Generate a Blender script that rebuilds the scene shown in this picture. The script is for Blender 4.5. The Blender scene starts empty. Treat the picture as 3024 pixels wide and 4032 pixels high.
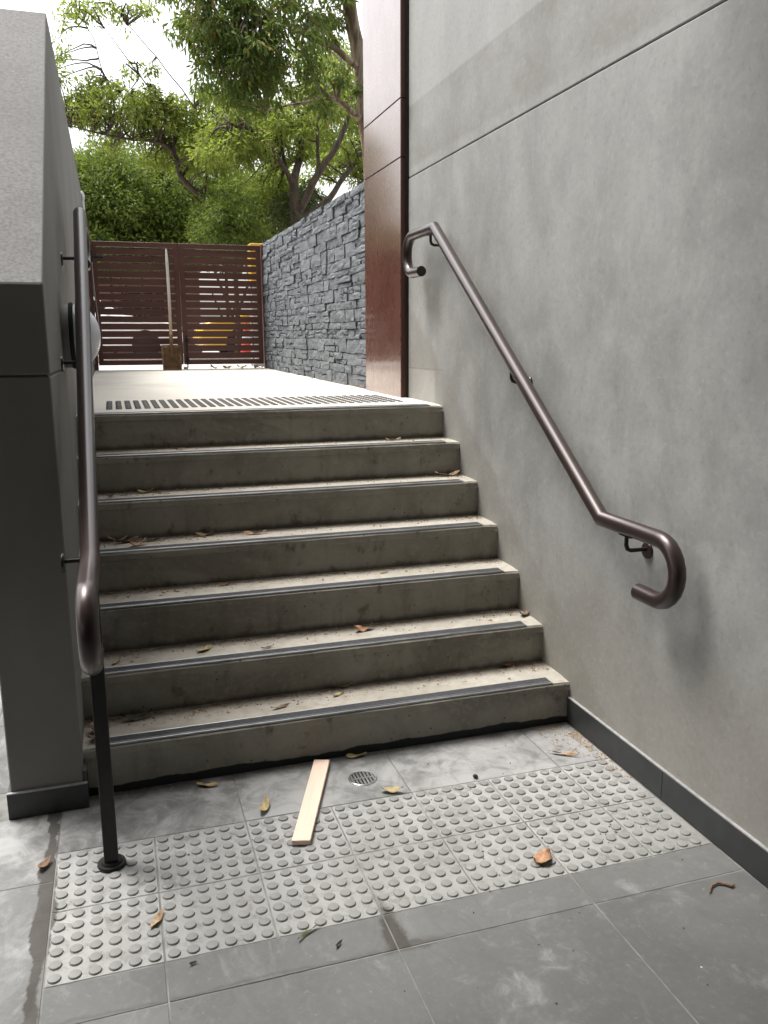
import bpy, bmesh, math, random
import numpy as np
from mathutils import Vector, Matrix, noise as mnoise

# ------------------------------------------------------------------ camera, light, exposure
sc = bpy.context.scene
col = sc.collection
CAM = Vector((0.2706, -2.6136, 1.5944))
FPX = 3296.36 / 4032.0
YAW, PITCH, ROLL = 0.3076, 0.1985, -0.0051
def cam_axes():
    cy, sy, cp, sp = math.cos(YAW), math.sin(YAW), math.cos(PITCH), math.sin(PITCH)
    f = Vector((sy*cp, cy*cp, -sp)); r = Vector((cy, -sy, 0)); u = r.cross(f)
    cr, sr = math.cos(ROLL), math.sin(ROLL)
    return cr*r + sr*u, -sr*r + cr*u, f
AR, AU, AF = cam_axes()
cd = bpy.data.cameras.new('camera'); cam = bpy.data.objects.new('camera', cd); col.objects.link(cam)
cd.sensor_fit = 'VERTICAL'; cd.sensor_height = 36.0; cd.lens = FPX*36.0
cd.clip_start = 0.05; cd.clip_end = 500
m = Matrix((AR, AU, -AF)).transposed().to_4x4(); m.translation = CAM
cam.matrix_world = m; sc.camera = cam

SUN_EL, SUN_DIR = math.radians(66), Vector((-0.75, 0.75, 0))
w = bpy.data.worlds.new('World'); sc.world = w; w.use_nodes = True
nt = w.node_tree; nt.nodes.clear()
sky = nt.nodes.new('ShaderNodeTexSky'); sky.sky_type = 'NISHITA'; sky.sun_disc = False
sky.sun_elevation = SUN_EL; sky.sun_rotation = math.atan2(SUN_DIR.x, SUN_DIR.y)
sky.air_density = 1.6; sky.dust_density = 6.0; sky.ozone_density = 1.0
hs = nt.nodes.new('ShaderNodeHueSaturation'); hs.inputs['Saturation'].default_value = 0.22
bg = nt.nodes.new('ShaderNodeBackground'); bg.inputs['Strength'].default_value = 0.15
wo = nt.nodes.new('ShaderNodeOutputWorld')
nt.links.new(sky.outputs[0], hs.inputs['Color']); nt.links.new(hs.outputs[0], bg.inputs['Color'])
nt.links.new(bg.outputs[0], wo.inputs['Surface'])
sd = bpy.data.lights.new('sun', 'SUN'); sun = bpy.data.objects.new('sun', sd); col.objects.link(sun)
sd.energy = 1.1; sd.angle = math.radians(24); sd.color = (1.0, 0.965, 0.91)
sv = SUN_DIR.normalized()*math.cos(SUN_EL) + Vector((0, 0, math.sin(SUN_EL)))
sun.rotation_euler = (-sv).to_track_quat('-Z', 'Y').to_euler()
sun.location = (-8, 4, 12)
sc.view_settings.view_transform = 'Standard'; sc.view_settings.look = 'None'
sc.view_settings.exposure = 1.38; sc.view_settings.gamma = 1.0; sc.view_settings.use_curve_mapping = False
sc.cycles.max_bounces = 7; sc.cycles.diffuse_bounces = 4; sc.cycles.glossy_bounces = 3; sc.cycles.transmission_bounces = 3
sc.cycles.transparent_max_bounces = 8

# ------------------------------------------------------------------ measures
XL, XR = 0.078, 2.034            # inner faces of the two walls
RISE, GO, Y0 = 0.1789, 0.2467, 0.337
ZT = 7*RISE
YT = Y0 + 6*GO
SL = 0.0104                      # landing falls gently towards the stair
def zland(y): return ZT + SL*(y - YT)
GY = 7.6                         # gate line
K = 4032/2212.0
def ray(px, py):                 # direction through a point measured on the photograph (1659 x 2212 grid)
    return AF + AR*((px*K-1512)/4032/FPX) + AU*((2016-py*K)/4032/FPX)
def at_z(px, py, z):
    d = ray(px, py); return CAM + d*((z-CAM.z)/d.z)
def at_y(px, py, y):
    d = ray(px, py); return CAM + d*((y-CAM.y)/d.y)
rnd = random.Random(7)

# ------------------------------------------------------------------ node helpers
class NB:
    def __init__(s, name):
        s.m = bpy.data.materials.new(name); s.m.use_nodes = True
        s.t = s.m.node_tree; s.t.nodes.clear()
        s.o = s.t.nodes.new('ShaderNodeOutputMaterial')
        s.b = s.t.nodes.new('ShaderNodeBsdfPrincipled')
        s.t.links.new(s.b.outputs[0], s.o.inputs[0])
        s.g = s.t.nodes.new('ShaderNodeNewGeometry')
        s.pos = s.g.outputs['Position']
    def n(s, t): return s.t.nodes.new(t)
    def set(s, sock, v):
        if isinstance(v, bpy.types.NodeSocket): s.t.links.new(v, sock)
        elif isinstance(v, (tuple, list)) and len(v) == 3 and sock.type == 'RGBA': sock.default_value = (*v, 1)
        else: sock.default_value = v
    def math(s, op, a, b=0.0, clamp=False):
        n = s.n('ShaderNodeMath'); n.operation = op; n.use_clamp = clamp
        s.set(n.inputs[0], a); s.set(n.inputs[1], b); return n.outputs[0]
    def mapv(s, v, scale=(1, 1, 1), loc=(0, 0, 0)):
        n = s.n('ShaderNodeMapping'); s.set(n.inputs['Vector'], v)
        n.inputs['Scale'].default_value = scale; n.inputs['Location'].default_value = loc
        return n.outputs[0]
    def noise(s, scale, detail=4, rough=.55, v=None, dist=0.0):
        n = s.n('ShaderNodeTexNoise'); s.set(n.inputs['Vector'], s.pos if v is None else v)
        n.inputs['Scale'].default_value = scale; n.inputs['Detail'].default_value = min(detail, 6)
        n.inputs['Roughness'].default_value = rough; n.inputs['Distortion'].default_value = dist
        return n.outputs[0]
    def vor(s, scale, v=None, feat='F1'):
        n = s.n('ShaderNodeTexVoronoi'); s.set(n.inputs['Vector'], s.pos if v is None else v)
        n.inputs['Scale'].default_value = scale; n.feature = feat; return n.outputs['Distance']
    def ramp(s, f, lo, hi, a=0.0, b=1.0):
        n = s.n('ShaderNodeMapRange'); n.clamp = True; n.interpolation_type = 'SMOOTHSTEP'
        s.set(n.inputs[0], f); n.inputs[1].default_value = lo; n.inputs[2].default_value = hi
        n.inputs[3].default_value = a; n.inputs[4].default_value = b; return n.outputs[0]
    def mix(s, f, a, b, blend='MIX'):
        n = s.n('ShaderNodeMix'); n.data_type = 'RGBA'; n.blend_type = blend
        s.set(n.inputs[0], f); s.set(n.inputs[6], a); s.set(n.inputs[7], b); return n.outputs[2]
    def sep(s, v=None):
        n = s.n('ShaderNodeSeparateXYZ'); s.set(n.inputs[0], s.pos if v is None else v); return n.outputs
    def bump(s, h, strength=.3, dist=.01):
        n = s.n('ShaderNodeBump'); s.set(n.inputs['Height'], h)
        n.inputs['Strength'].default_value = strength; n.inputs['Distance'].default_value = dist
        s.t.links.new(n.outputs[0], s.b.inputs['Normal'])
    def fin(s, base=None, rough=None, metal=None, spec=None):
        if base is not None: s.set(s.b.inputs['Base Color'], base)
        if rough is not None: s.set(s.b.inputs['Roughness'], rough)
        if metal is not None: s.set(s.b.inputs['Metallic'], metal)
        if spec is not None: s.set(s.b.inputs['Specular IOR Level'], spec)
        return s.m
    def rand(s): return s.n('ShaderNodeObjectInfo').outputs['Random']

M = {}
def simple(name, c, rough=.6, metal=0.0, var=.12, scale=30, bump=0.0):
    b = NB(name)
    n = b.noise(scale, 4); n2 = b.noise(scale*.15, 3)
    f = b.math('ADD', b.math('MULTIPLY', n, .6), b.math('MULTIPLY', n2, .4))
    cc = b.mix(b.ramp(f, .3, .7), tuple(x*(1-var) for x in c), tuple(min(1, x*(1+var)) for x in c))
    if bump: b.bump(n, bump, .003)
    M[name] = b.fin(cc, b.ramp(n2, .3, .7, rough*.85, min(1, rough*1.15)), metal); return M[name]

# right-hand trowelled concrete
b = NB('trowelled concrete')
x, y, z = b.sep()
big = b.noise(1.1, 5, .6, dist=.6); mid = b.noise(4.5, 6, .62, v=b.mapv(b.pos, (1, 1.0, .8)), dist=.5)
streak = b.noise(9, 5, .6, v=b.mapv(b.pos, (1, 1.6, .18))); fine = b.noise(60, 3)
c = b.mix(b.ramp(big, .32, .68), (.235, .234, .223), (.292, .291, .28))
c = b.mix(b.ramp(mid, .40, .72, 0, .55), c, (.36, .36, .345))
c = b.mix(b.ramp(mid, .46, .28, 0, .45), c, (.20, .20, .188))
c = b.mix(b.ramp(streak, .52, .75, 0, .2), c, (.385, .385, .37))
tro = b.noise(2.3, 7, .7, v=b.mapv(b.pos, (1, 1.1, .8), (3, 1, 2)), dist=.5)
c = b.mix(b.ramp(tro, .50, .60, 0, .25), c, (.34, .341, .33))
c = b.mix(b.ramp(tro, .47, .36, 0, .30), c, (.20, .20, .19))
blot = b.noise(17, 5, .65, dist=.6)
c = b.mix(b.ramp(blot, .58, .74, 0, .30), c, (.40, .40, .388))
c = b.mix(b.ramp(blot, .40, .27, 0, .30), c, (.17, .168, .158))
# damp lift above the horizontal joint, with a straight pour line on top
zz = b.math('ADD', z, b.math('MULTIPLY', b.math('SUBTRACT', big, .5), .06))
band = b.math('MULTIPLY', b.ramp(zz, 2.60, 2.64), b.ramp(z, 2.972, 2.958))
bn = b.noise(3.2, 5, .65, v=b.mapv(b.pos, (1, .8, 1.4)))
c = b.mix(b.math('MULTIPLY', band, b.ramp(bn, .35, .70, .12, .6)), c, (.19, .178, .158))
c = b.mix(b.ramp(z, 2.955, 2.975, 0, .4), c, (.36, .36, .35))
# splash zone just above the treads and skirting
zs = b.math('SUBTRACT', z, b.math('MULTIPLY', b.math('SUBTRACT', y, Y0), RISE/GO))
zs = b.math('SUBTRACT', zs, b.math('MULTIPLY', b.noise(5, 4), .25))
yy = b.ramp(y, -.35, .15)
sp = b.math('MULTIPLY', b.ramp(zs, .28, .20), yy)
c = b.mix(b.math('MULTIPLY', sp, .4), c, (.21, .195, .165))
low = b.math('ADD', z, b.math('MULTIPLY', b.noise(2.2, 5), -.8))
c = b.mix(b.math('MULTIPLY', b.ramp(low, .35, -.1), .45), c, (.22, .20, .165))
pat = b.math('MULTIPLY', b.ramp(y, 1.93, 1.98), b.ramp(b.math('ADD', z, b.math('MULTIPLY', mid, .02)), 1.452, 1.446))
c = b.mix(b.math('MULTIPLY', pat, b.ramp(mid, .3, .7, .2, .6)), c, (.42, .41, .395))
hl1 = b.math('MULTIPLY', b.ramp(b.math('ABSOLUTE', b.math('SUBTRACT', z, 1.447)), .004, .001), b.ramp(y, 1.80, 1.86))
c = b.mix(b.math('MULTIPLY', hl1, .6), c, (.22, .14, .11))
drip = b.noise(30, 3, .5, v=b.mapv(b.pos, (1, 1.2, .05)))
c = b.mix(b.math('MULTIPLY', b.ramp(drip, .64, .74), b.math('MULTIPLY', b.ramp(z, 2.75, 2.60), b.ramp(z, 1.9, 2.5, 0, .12))), c, (.43, .43, .42))
c = b.mix(b.ramp(b.vor(22), .035, .015, 0, .6), c, (.13, .125, .12))
c = b.mix(b.ramp(b.vor(7.3), .016, .008, 0, .8), c, (.09, .085, .08))
fm = b.noise(48, 6, .75); scr = b.noise(26, 4, .6, v=b.mapv(b.pos, (1, .35, 2.2), (0, 3, 1)), dist=.8)
c = b.mix(b.ramp(fm, .52, .70, 0, .32), c, (.40, .40, .385))
c = b.mix(b.ramp(fm, .48, .30, 0, .38), c, (.155, .153, .143))
c = b.mix(b.ramp(scr, .66, .74, 0, .22), c, (.43, .43, .42))
h = b.math('ADD', b.math('MULTIPLY', mid, .8), b.math('MULTIPLY', fm, .3))
b.bump(h, .25, .006)
M['wall'] = b.fin(c, b.ramp(mid, .3, .7, .55, .75), 0, .35)

# left wall: granular rendered concrete
b = NB('granular render')
n1 = b.noise(2.0, 5); n2 = b.noise(75, 4, .7); n3 = b.noise(22, 6, .7)
c = b.mix(b.ramp(n1, .3, .7), (.135, .133, .132), (.175, .173, .171))
c = b.mix(b.ramp(n3, .45, .7, 0, .4), c, (.13, .128, .126))
c = b.mix(b.ramp(n2, .46, .60, 0, .6), c, (.085, .083, .081))
c = b.mix(b.ramp(n2, .40, .30, 0, .5), c, (.26, .258, .255))
b.bump(b.math('ADD', n2, n3), .45, .004)
M['render'] = b.fin(c, .85)
b = NB('painted grey wall')
n1 = b.noise(1.6, 5); n2 = b.noise(7, 5, v=b.mapv(b.pos, (1, 1, .2)))
c = b.mix(b.ramp(n1, .3, .7), (.145, .142, .132), (.185, .181, .17))
c = b.mix(b.ramp(n2, .5, .8, 0, .3), c, (.215, .21, .20))
b.bump(b.noise(120, 3), .12, .002)
M['lwall'] = b.fin(c, .75)

# stair concrete: risers and treads
def riser(name, tar):
    b = NB(name); x, y, z = b.sep()
    n1 = b.noise(3.0, 6, .65, dist=.4); n2 = b.noise(14, 6, .65, v=b.mapv(b.pos, (1, 1, .7))); n3 = b.noise(70, 4)
    st = b.noise(16, 4, .6, v=b.mapv(b.pos, (1, 1, .12)))
    c = b.mix(b.ramp(n1, .3, .7), (.225, .212, .178), (.32, .305, .262))
    c = b.mix(b.ramp(n2, .52, .72, 0, .5), c, (.33, .305, .25))
    c = b.mix(b.ramp(n2, .44, .27, 0, .75), c, (.085, .077, .06))
    nl = b.noise(1.1, 4, .6, v=b.mapv(b.pos, (1, 1, 2.4)), dist=.8)
    c = b.mix(b.ramp(nl, .48, .64, 0, .5), c, (.13, .118, .095))
    nb = b.noise(5.5, 7, .75, dist=1.2)
    c = b.mix(b.ramp(nb, .56, .68, 0, .55), c, (.34, .315, .26))
    c = b.mix(b.ramp(st, .55, .75, 0, .35), c, (.13, .12, .10))
    c = b.mix(b.ramp(b.vor(9.0, b.mapv(b.pos, (1.2, 1, 1.6))), .10, .055, 0, .55), c, (.10, .088, .065))
    c = b.mix(b.ramp(b.vor(34), .06, .03, 0, .8), c, (.05, .045, .04))
    c = b.mix(b.ramp(b.vor(13, b.mapv(b.pos, (1, 1, 1), (2, 5, 1))), .075, .045, 0, .8), c, (.055, .048, .04))
    c = b.mix(b.ramp(b.noise(42, 6, .75), .5, .68, 0, .4), c, (.36, .335, .285))
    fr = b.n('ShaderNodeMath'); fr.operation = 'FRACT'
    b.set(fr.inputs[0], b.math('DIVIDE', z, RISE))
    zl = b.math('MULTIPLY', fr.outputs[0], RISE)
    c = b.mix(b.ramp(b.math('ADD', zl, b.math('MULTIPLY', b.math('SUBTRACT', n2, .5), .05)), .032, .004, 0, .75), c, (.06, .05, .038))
    if tar:
        zz = b.math('ADD', z, b.math('MULTIPLY', b.math('SUBTRACT', b.noise(7, 4), .5), .045))
        c = b.mix(b.ramp(zz, .032, .026), c, (.018, .019, .02))
    b.bump(b.math('ADD', b.math('MULTIPLY', n2, .5), n3), .3, .004)
    return b.fin(c, .85)
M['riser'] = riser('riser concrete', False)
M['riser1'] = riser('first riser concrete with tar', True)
b = NB('tread concrete')
n1 = b.noise(3.5, 6, .65, dist=.5); n2 = b.noise(26, 6, .7); n3 = b.noise(90, 3)
c = b.mix(b.ramp(n1, .3, .7), (.305, .284, .243), (.40, .376, .33))
c = b.mix(b.ramp(n2, .47, .70, 0, .6), c, (.23, .195, .14))
c = b.mix(b.ramp(b.noise(7, 6, .7, dist=.9), .52, .66, 0, .5), c, (.27, .24, .19))
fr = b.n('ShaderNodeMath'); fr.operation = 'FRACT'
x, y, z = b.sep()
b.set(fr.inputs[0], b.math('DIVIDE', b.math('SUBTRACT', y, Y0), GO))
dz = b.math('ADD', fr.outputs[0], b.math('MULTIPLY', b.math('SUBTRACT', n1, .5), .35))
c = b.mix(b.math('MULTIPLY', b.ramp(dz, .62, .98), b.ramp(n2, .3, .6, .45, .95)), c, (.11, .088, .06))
c = b.mix(b.ramp(b.vor(60), .07, .03, 0, .5), c, (.16, .13, .09))
b.bump(b.math('ADD', n2, b.math('MULTIPLY', n3, .5)), .3, .004)
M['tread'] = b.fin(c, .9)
b = NB('landing concrete')
n1 = b.noise(1.2, 5, dist=.4); n2 = b.noise(30, 5, .65)
c = b.mix(b.ramp(n1, .3, .7), (.50, .47, .41), (.62, .59, .53))
c = b.mix(b.ramp(n2, .52, .75, 0, .25), c, (.36, .33, .27))
b.bump(n2, .2, .003)
M['landing'] = b.fin(c, .9)

# floor tiles
def dusty(b, c, amt):
    x, y, z = b.sep()
    d1 = b.noise(2.2, 6, .65, dist=.8); d2 = b.noise(9, 6, .7, v=b.mapv(b.pos, (1, 1, 1)), dist=1.0)
    d3 = b.noise(34, 5, .7)
    # cement dust: thickest beside the wall foot on the left and behind the tactile strip
    left = b.ramp(x, .35, -.15); back = b.math('MULTIPLY', b.ramp(y, -.42, .10), b.ramp(y, .40, .24))
    where = b.math('MAXIMUM', b.math('MULTIPLY', left, .45), back)
    f = b.math('ADD', b.math('MULTIPLY', d1, .55), b.math('MULTIPLY', d2, .45))
    f = b.math('ADD', f, b.math('MULTIPLY', where, .15))
    c = b.mix(b.math('MULTIPLY', b.ramp(f, .52, .74), amt), c, (.35, .35, .345))
    c = b.mix(b.math('MULTIPLY', b.ramp(d3, .60, .74), .32*amt), c, (.40, .40, .39))
    wv = b.noise(4.6, 7, .78, v=b.mapv(b.pos, (1.3, .7, 1), (4, 2, 0)), dist=.9)
    c = b.mix(b.math('MULTIPLY', b.ramp(wv, .53, .68), .30*amt), c, (.27, .27, .265))
    c = b.mix(b.math('MULTIPLY', b.ramp(wv, .46, .36), .4*amt), c, (.085, .083, .078))
    return c, d1, d2
def grout_spill(b, c):
    x, y, z = b.sep()
    n = b.noise(9, 5, .6); n2 = b.noise(2.6, 4, .6, dist=.6)
    w1 = b.math('MULTIPLY', b.ramp(n2, .38, .62, .3, 1.0), .035)
    dx = b.math('ABSOLUTE', b.math('ADD', b.math('ADD', x, .022), b.math('MULTIPLY', b.math('SUBTRACT', n, .5), .05)))
    f = b.math('MULTIPLY', b.ramp(b.math('SUBTRACT', dx, w1), .004, -.004), b.ramp(y, -.78, -.74))
    # the stain around one joint crossing
    ax = b.math('ABSOLUTE', b.math('ADD', b.math('SUBTRACT', x, .905), b.math('MULTIPLY', b.math('SUBTRACT', n, .5), .09)))
    wide = b.ramp(y, -.48, -.74, .0, .042)
    f2 = b.math('MULTIPLY', b.math('MULTIPLY', b.ramp(b.math('SUBTRACT', ax, wide), .010, -.016), b.ramp(y, -.765, -.74)), b.ramp(y, -.36, -.5))
    ay = b.math('ABSOLUTE', b.math('ADD', b.math('ADD', y, .735), b.math('MULTIPLY', b.math('SUBTRACT', n, .5), .05)))
    wx = b.math('MULTIPLY', b.ramp(x, .88, .93), b.ramp(x, 1.10, .93, 0, .022))
    f3 = b.math('MULTIPLY', b.ramp(b.math('SUBTRACT', ay, wx), .012, -.010), b.ramp(x, 1.15, .95, 0, .75))
    f = b.math('MAXIMUM', f, b.math('MAXIMUM', f2, f3))
    return b.mix(b.math('MULTIPLY', f, .92), c, (.045, .040, .034)), f
b = NB('dark stone floor tile')
c = b.mix(b.ramp(b.noise(1.4, 5), .3, .7), (.076, .077, .0745), (.108, .109, .105))
c = b.mix(b.ramp(b.noise(45, 5, .7), .5, .75, 0, .35), c, (.17, .17, .165))
c = b.mix(b.ramp(b.rand(), 0, 1, 0, .25), c, (.17, .17, .165))
c, d1, d2 = dusty(b, c, .75)
c, sp = grout_spill(b, c)
c = b.mix(b.ramp(b.vor(5.5), .022, .010), c, (.6, .6, .58))
b.bump(b.noise(55, 4), .10, .002)
M['tile'] = b.fin(c, b.math('ADD', b.ramp(d2, .35, .65, .48, .75), b.math('MULTIPLY', sp, .15)), 0, .4)
b = NB('grey tactile tile')
c = b.mix(b.ramp(b.noise(1.8, 5), .3, .7), (.215, .215, .205), (.285, .285, .275))
c, d1, d2 = dusty(b, c, .7)
c, sp = grout_spill(b, c)
g1 = b.noise(16, 7, .8, dist=.6)
c = b.mix(b.ramp(g1, .48, .66, 0, .65), c, (.11, .105, .095))
b.bump(b.noise(70, 4), .10, .0015)
M['tactile'] = b.fin(c, b.ramp(d2, .3, .7, .5, .75), 0, .4)
b = NB('worn grey tactile dot')
c = b.mix(b.ramp(b.noise(3.0, 5), .3, .7), (.165, .165, .157), (.22, .22, .21))
c = b.mix(b.ramp(b.noise(12, 5, .7), .58, .78, 0, .6), c, (.42, .42, .41))
c, sp = grout_spill(b, c)
M['dot'] = b.fin(c, .6, 0, .4)
simple('grout', (.15, .147, .138), .9, 0, .6, 9)
simple('skirting stone', (.030, .032, .033), .5, 0, .25, 14)
simple('skirting top', (.27, .27, .265), .7, 0, .2, 40)
simple('dark plastic dot', (.03, .03, .034), .6, 0, .2, 60)

# metals
b = NB('red brown cladding')
x, y, z = b.sep()
n1 = b.noise(2.0, 4, .55); n2 = b.noise(9, 5, .6, v=b.mapv(b.pos, (1, 1, .7)))
sc_ = b.noise(11, 2, .4, v=b.mapv(b.pos, (1, 2.6, .45)), dist=.3)
c = b.mix(b.ramp(n1, .3, .7), (.115, .040, .028), (.15, .056, .040))
c = b.mix(b.ramp(n2, .58, .75, 0, .15), c, (.20, .10, .08))
c = b.mix(b.math('MULTIPLY', b.ramp(sc_, .72, .78), .2), c, (.30, .19, .16))
c = b.mix(b.math('MULTIPLY', b.ramp(z, 1.62, 1.25), b.ramp(n1, .3, .7, .2, .6)), c, (.30, .20, .165))
b.b.inputs['Coat Weight'].default_value = 1.0; b.b.inputs['Coat Roughness'].default_value = .10; b.b.inputs['Coat IOR'].default_value = 1.6
M['brown'] = b.fin(c, b.ramp(n2, .3, .7, .24, .32), .2, .5)
simple('brown trim', (.085, .034, .026), .35, .2, .1, 12)
b = NB('bronze powder coat')
n = b.noise(120, 3); n1 = b.noise(5, 4)
c = b.mix(b.ramp(n1, .3, .7), (.034, .021, .019), (.043, .027, .0245))
c = b.mix(b.ramp(b.vor(21), .022, .012, 0, .5), c, (.3, .27, .26))
b.b.inputs['Coat Weight'].default_value = .35; b.b.inputs['Coat Roughness'].default_value = .25
M['bronze'] = b.fin(c, .33, .4, .5)
simple('black steel', (.012, .011, .011), .5, .3, .2, 40)
b = NB('gate powder coat')
n1 = b.noise(6, 5, v=b.mapv(b.pos, (.3, 1, 1.5))); n2 = b.noise(40, 4)
c = b.mix(b.ramp(n1, .3, .7), (.078, .029, .022), (.105, .041, .031))
c = b.mix(b.ramp(n2, .6, .8, 0, .3), c, (.085, .05, .042))
M['gate'] = b.fin(c, b.ramp(n1, .3, .7, .4, .55), .1)
simple('aluminium', (.30, .305, .31), .42, .85, .15, 30)
simple('black grip insert', (.045, .047, .05), .8, 0, .5, 120, .3)
simple('stainless', (.42, .42, .41), .35, .9, .2, 50)
simple('black', (.008, .008, .008), .8, 0, .2, 40)
simple('rubber', (.02, .02, .02), .8, 0, .2, 40)

# stone
b = NB('split slate')
r = b.rand()
s1 = b.noise(9, 6, .65, v=b.mapv(b.pos, (1, .6, 2.2))); s2 = b.noise(40, 6, .7, v=b.mapv(b.pos, (1, .5, 2.0)))
c = b.mix(b.ramp(s1, .3, .7), (.088, .10, .113), (.175, .19, .205))
c = b.mix(b.ramp(r, .0, 1.0, 0, .45), c, (.19, .205, .22))
c = b.mix(b.ramp(s2, .58, .8, 0, .5), c, (.30, .31, .32))
b.bump(b.math('ADD', s1, b.math('MULTIPLY', s2, .6)), .9, .02)
M['slate'] = b.fin(c, .75)

# wood, leaves, bark
b = NB('pale timber')
g = b.noise(20, 5, .6, v=b.mapv(b.n('ShaderNodeTexCoord').outputs['Object'], (6, .25, 6)))
c = b.mix(b.ramp(g, .3, .7), (.70, .52, .41), (.75, .57, .46))
M['timber'] = b.fin(c, .7)
b = NB('weathered handle wood')
x, y, z = b.sep()
g = b.noise(14, 5, .6, v=b.mapv(b.pos, (4, 4, .3)))
c = b.mix(b.ramp(z, 1.55, 2.35), (.36, .23, .12), (.50, .46, .42))
c = b.mix(b.ramp(g, .5, .75, 0, .4), c, (.25, .18, .11))
M['handle'] = b.fin(c, .7)
b = NB('rusty muddy steel')
g = b.noise(16, 6, .65); g2 = b.noise(9, 5, .6, v=b.mapv(b.pos, (2.4, 1, .4)))
c = b.mix(b.ramp(g, .3, .7), (.10, .052, .022), (.20, .115, .05))
c = b.mix(b.ramp(g2, .6, .72, 0, .8), c, (.36, .33, .28))
M['rust'] = b.fin(c, .7, .15)
def leafmat(name, ca, cb, yellow=0.0, trans=.45, rough=.45):
    b = NB(name)
    isl = b.g.outputs['Random Per Island']
    c = b.mix(isl, ca, cb)
    if yellow:
        c = b.mix(b.ramp(b.math('FRACT', b.math('MULTIPLY', isl, 37.7)), 1-yellow, 1-yellow+.005), c, (.30, .13, .03))
    b.fin(c, rough, 0, .4)
    tr = b.n('ShaderNodeBsdfTranslucent'); b.set(tr.inputs[0], b.mix(.6, c, (.30, .40, .05), 'MIX'))
    mx = b.n('ShaderNodeMixShader'); mx.inputs[0].default_value = trans
    b.t.links.new(b.b.outputs[0], mx.inputs[1]); b.t.links.new(tr.outputs[0], mx.inputs[2])
    b.t.links.new(mx.outputs[0], b.o.inputs[0]); M[name] = b.m
leafmat('eucalypt leaf', (.034, .065, .018), (.15, .205, .048), .035, .36, .6)
leafmat('light leaf', (.11, .145, .028), (.26, .285, .065), .012, .52, .6)
leafmat('hedge leaf', (.026, .056, .010), (.17, .225, .033), .004, .28, .62)
leafmat('shaded evergreen leaf', (.026, .05, .014), (.07, .11, .028), .0, .18)  # darker leaf copy, shade put into the colour for the low front shrub
b = NB('pale bark')
n1 = b.noise(3, 5, .6, v=b.mapv(b.pos, (2, 2, .5)), dist=.8); n2 = b.noise(18, 5, .65, v=b.mapv(b.pos, (1.5, 1.5, .3)))
c = b.mix(b.ramp(n1, .45, .55), (.36, .29, .21), (.15, .095, .06))
c = b.mix(b.ramp(n2, .5, .75, 0, .4), c, (.22, .17, .12))
b.bump(n2, .5, .02); M['palebark'] = b.fin(c, .85)
b = NB('brown bark')
n2 = b.noise(14, 5, .65, v=b.mapv(b.pos, (1.5, 1.5, .3))); n1 = b.noise(2.5, 4)
c = b.mix(b.ramp(n2, .3, .7), (.035, .025, .018), (.10, .075, .052))
c = b.mix(b.ramp(n1, .55, .75, 0, .5), c, (.15, .12, .09))
b.bump(n2, .6, .02); M['bark'] = b.fin(c, .9)
for nm, ca, cb in (('tan', (.36, .255, .15), (.23, .15, .08)), ('orange', (.40, .225, .125), (.26, .135, .07)),
                   ('yellow', (.42, .34, .17), (.28, .21, .09)), ('darkleaf', (.028, .028, .014), (.05, .042, .02)),
                   ('brownleaf', (.20, .115, .06), (.11, .06, .03)), ('greenleaf', (.10, .12, .05), (.06, .07, .03))):
    b = NB('dry leaf '+nm); tc = b.n('ShaderNodeTexCoord').outputs['Object']
    M['d_'+nm] = b.fin(b.mix(b.ramp(b.noise(60, 5, .6, v=tc), .35, .65), ca, cb), .7)

# ------------------------------------------------------------------ mesh helpers
def tag(o, label=None, cat=None, group=None, kind=None):
    if label: o['label'] = label
    if cat: o['category'] = cat
    if group: o['group'] = group
    if kind: o['kind'] = kind
    return o
def link(name, me, mat=None, parent=None, loc=None):
    o = bpy.data.objects.new(name, me); col.objects.link(o)
    if mat is not None and me is not None and not me.materials:
        for mm in (mat if isinstance(mat, (list, tuple)) else [mat]): me.materials.append(M[mm])
    if parent is not None: o.parent = parent
    if loc is not None: o.location = loc
    return o
def empty(name, loc=(0, 0, 0)):
    o = bpy.data.objects.new(name, None); col.objects.link(o); o.location = loc; o.empty_display_size = .1; return o
def local(parent, p):                      # world point -> coordinates of a child of an unrotated parent
    return Vector(p) - Vector(parent.location)
def mesh_from(name, vs, fs, smooth=False):
    me = bpy.data.meshes.new(name); me.from_pydata([tuple(v) for v in vs], [], fs); me.update()
    if smooth: me.shade_smooth()
    return me
def box_bm(bm, a, b, mi=0):
    (x0, y0, z0), (x1, y1, z1) = a, b
    v = [bm.verts.new(p) for p in ((x0,y0,z0),(x1,y0,z0),(x1,y1,z0),(x0,y1,z0),(x0,y0,z1),(x1,y0,z1),(x1,y1,z1),(x0,y1,z1))]
    out = []
    for f in ((0,3,2,1),(4,5,6,7),(0,1,5,4),(1,2,6,5),(2,3,7,6),(3,0,4,7)):
        ff = bm.faces.new([v[i] for i in f]); ff.material_index = mi; out.append(ff)
    return out
def bevel(bm, w, seg=2, angle=30):
    bm.normal_update()
    es = [e for e in bm.edges if len(e.link_faces) == 2 and e.calc_face_angle(0) > math.radians(angle)]
    bmesh.ops.bevel(bm, geom=es, offset=w, segments=seg, affect='EDGES', profile=.5, clamp_overlap=True)
def bm_mesh(bm, name='mesh', smooth=False):
    me = bpy.data.meshes.new(name); bmesh.ops.recalc_face_normals(bm, faces=bm.faces); bm.to_mesh(me); bm.free()
    if smooth: me.shade_smooth()
    return me
def box_me(a, b, bev=0.0, seg=1):
    bm = bmesh.new(); box_bm(bm, a, b)
    if bev: bevel(bm, bev, seg)
    return bm_mesh(bm)
def part_box(name, a, b, mat, parent=None, bev=0.0, seg=1):
    if parent is not None:
        a = local(parent, a); b = local(parent, b)
    return link(name, box_me(a, b, bev, seg), mat, parent)
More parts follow.
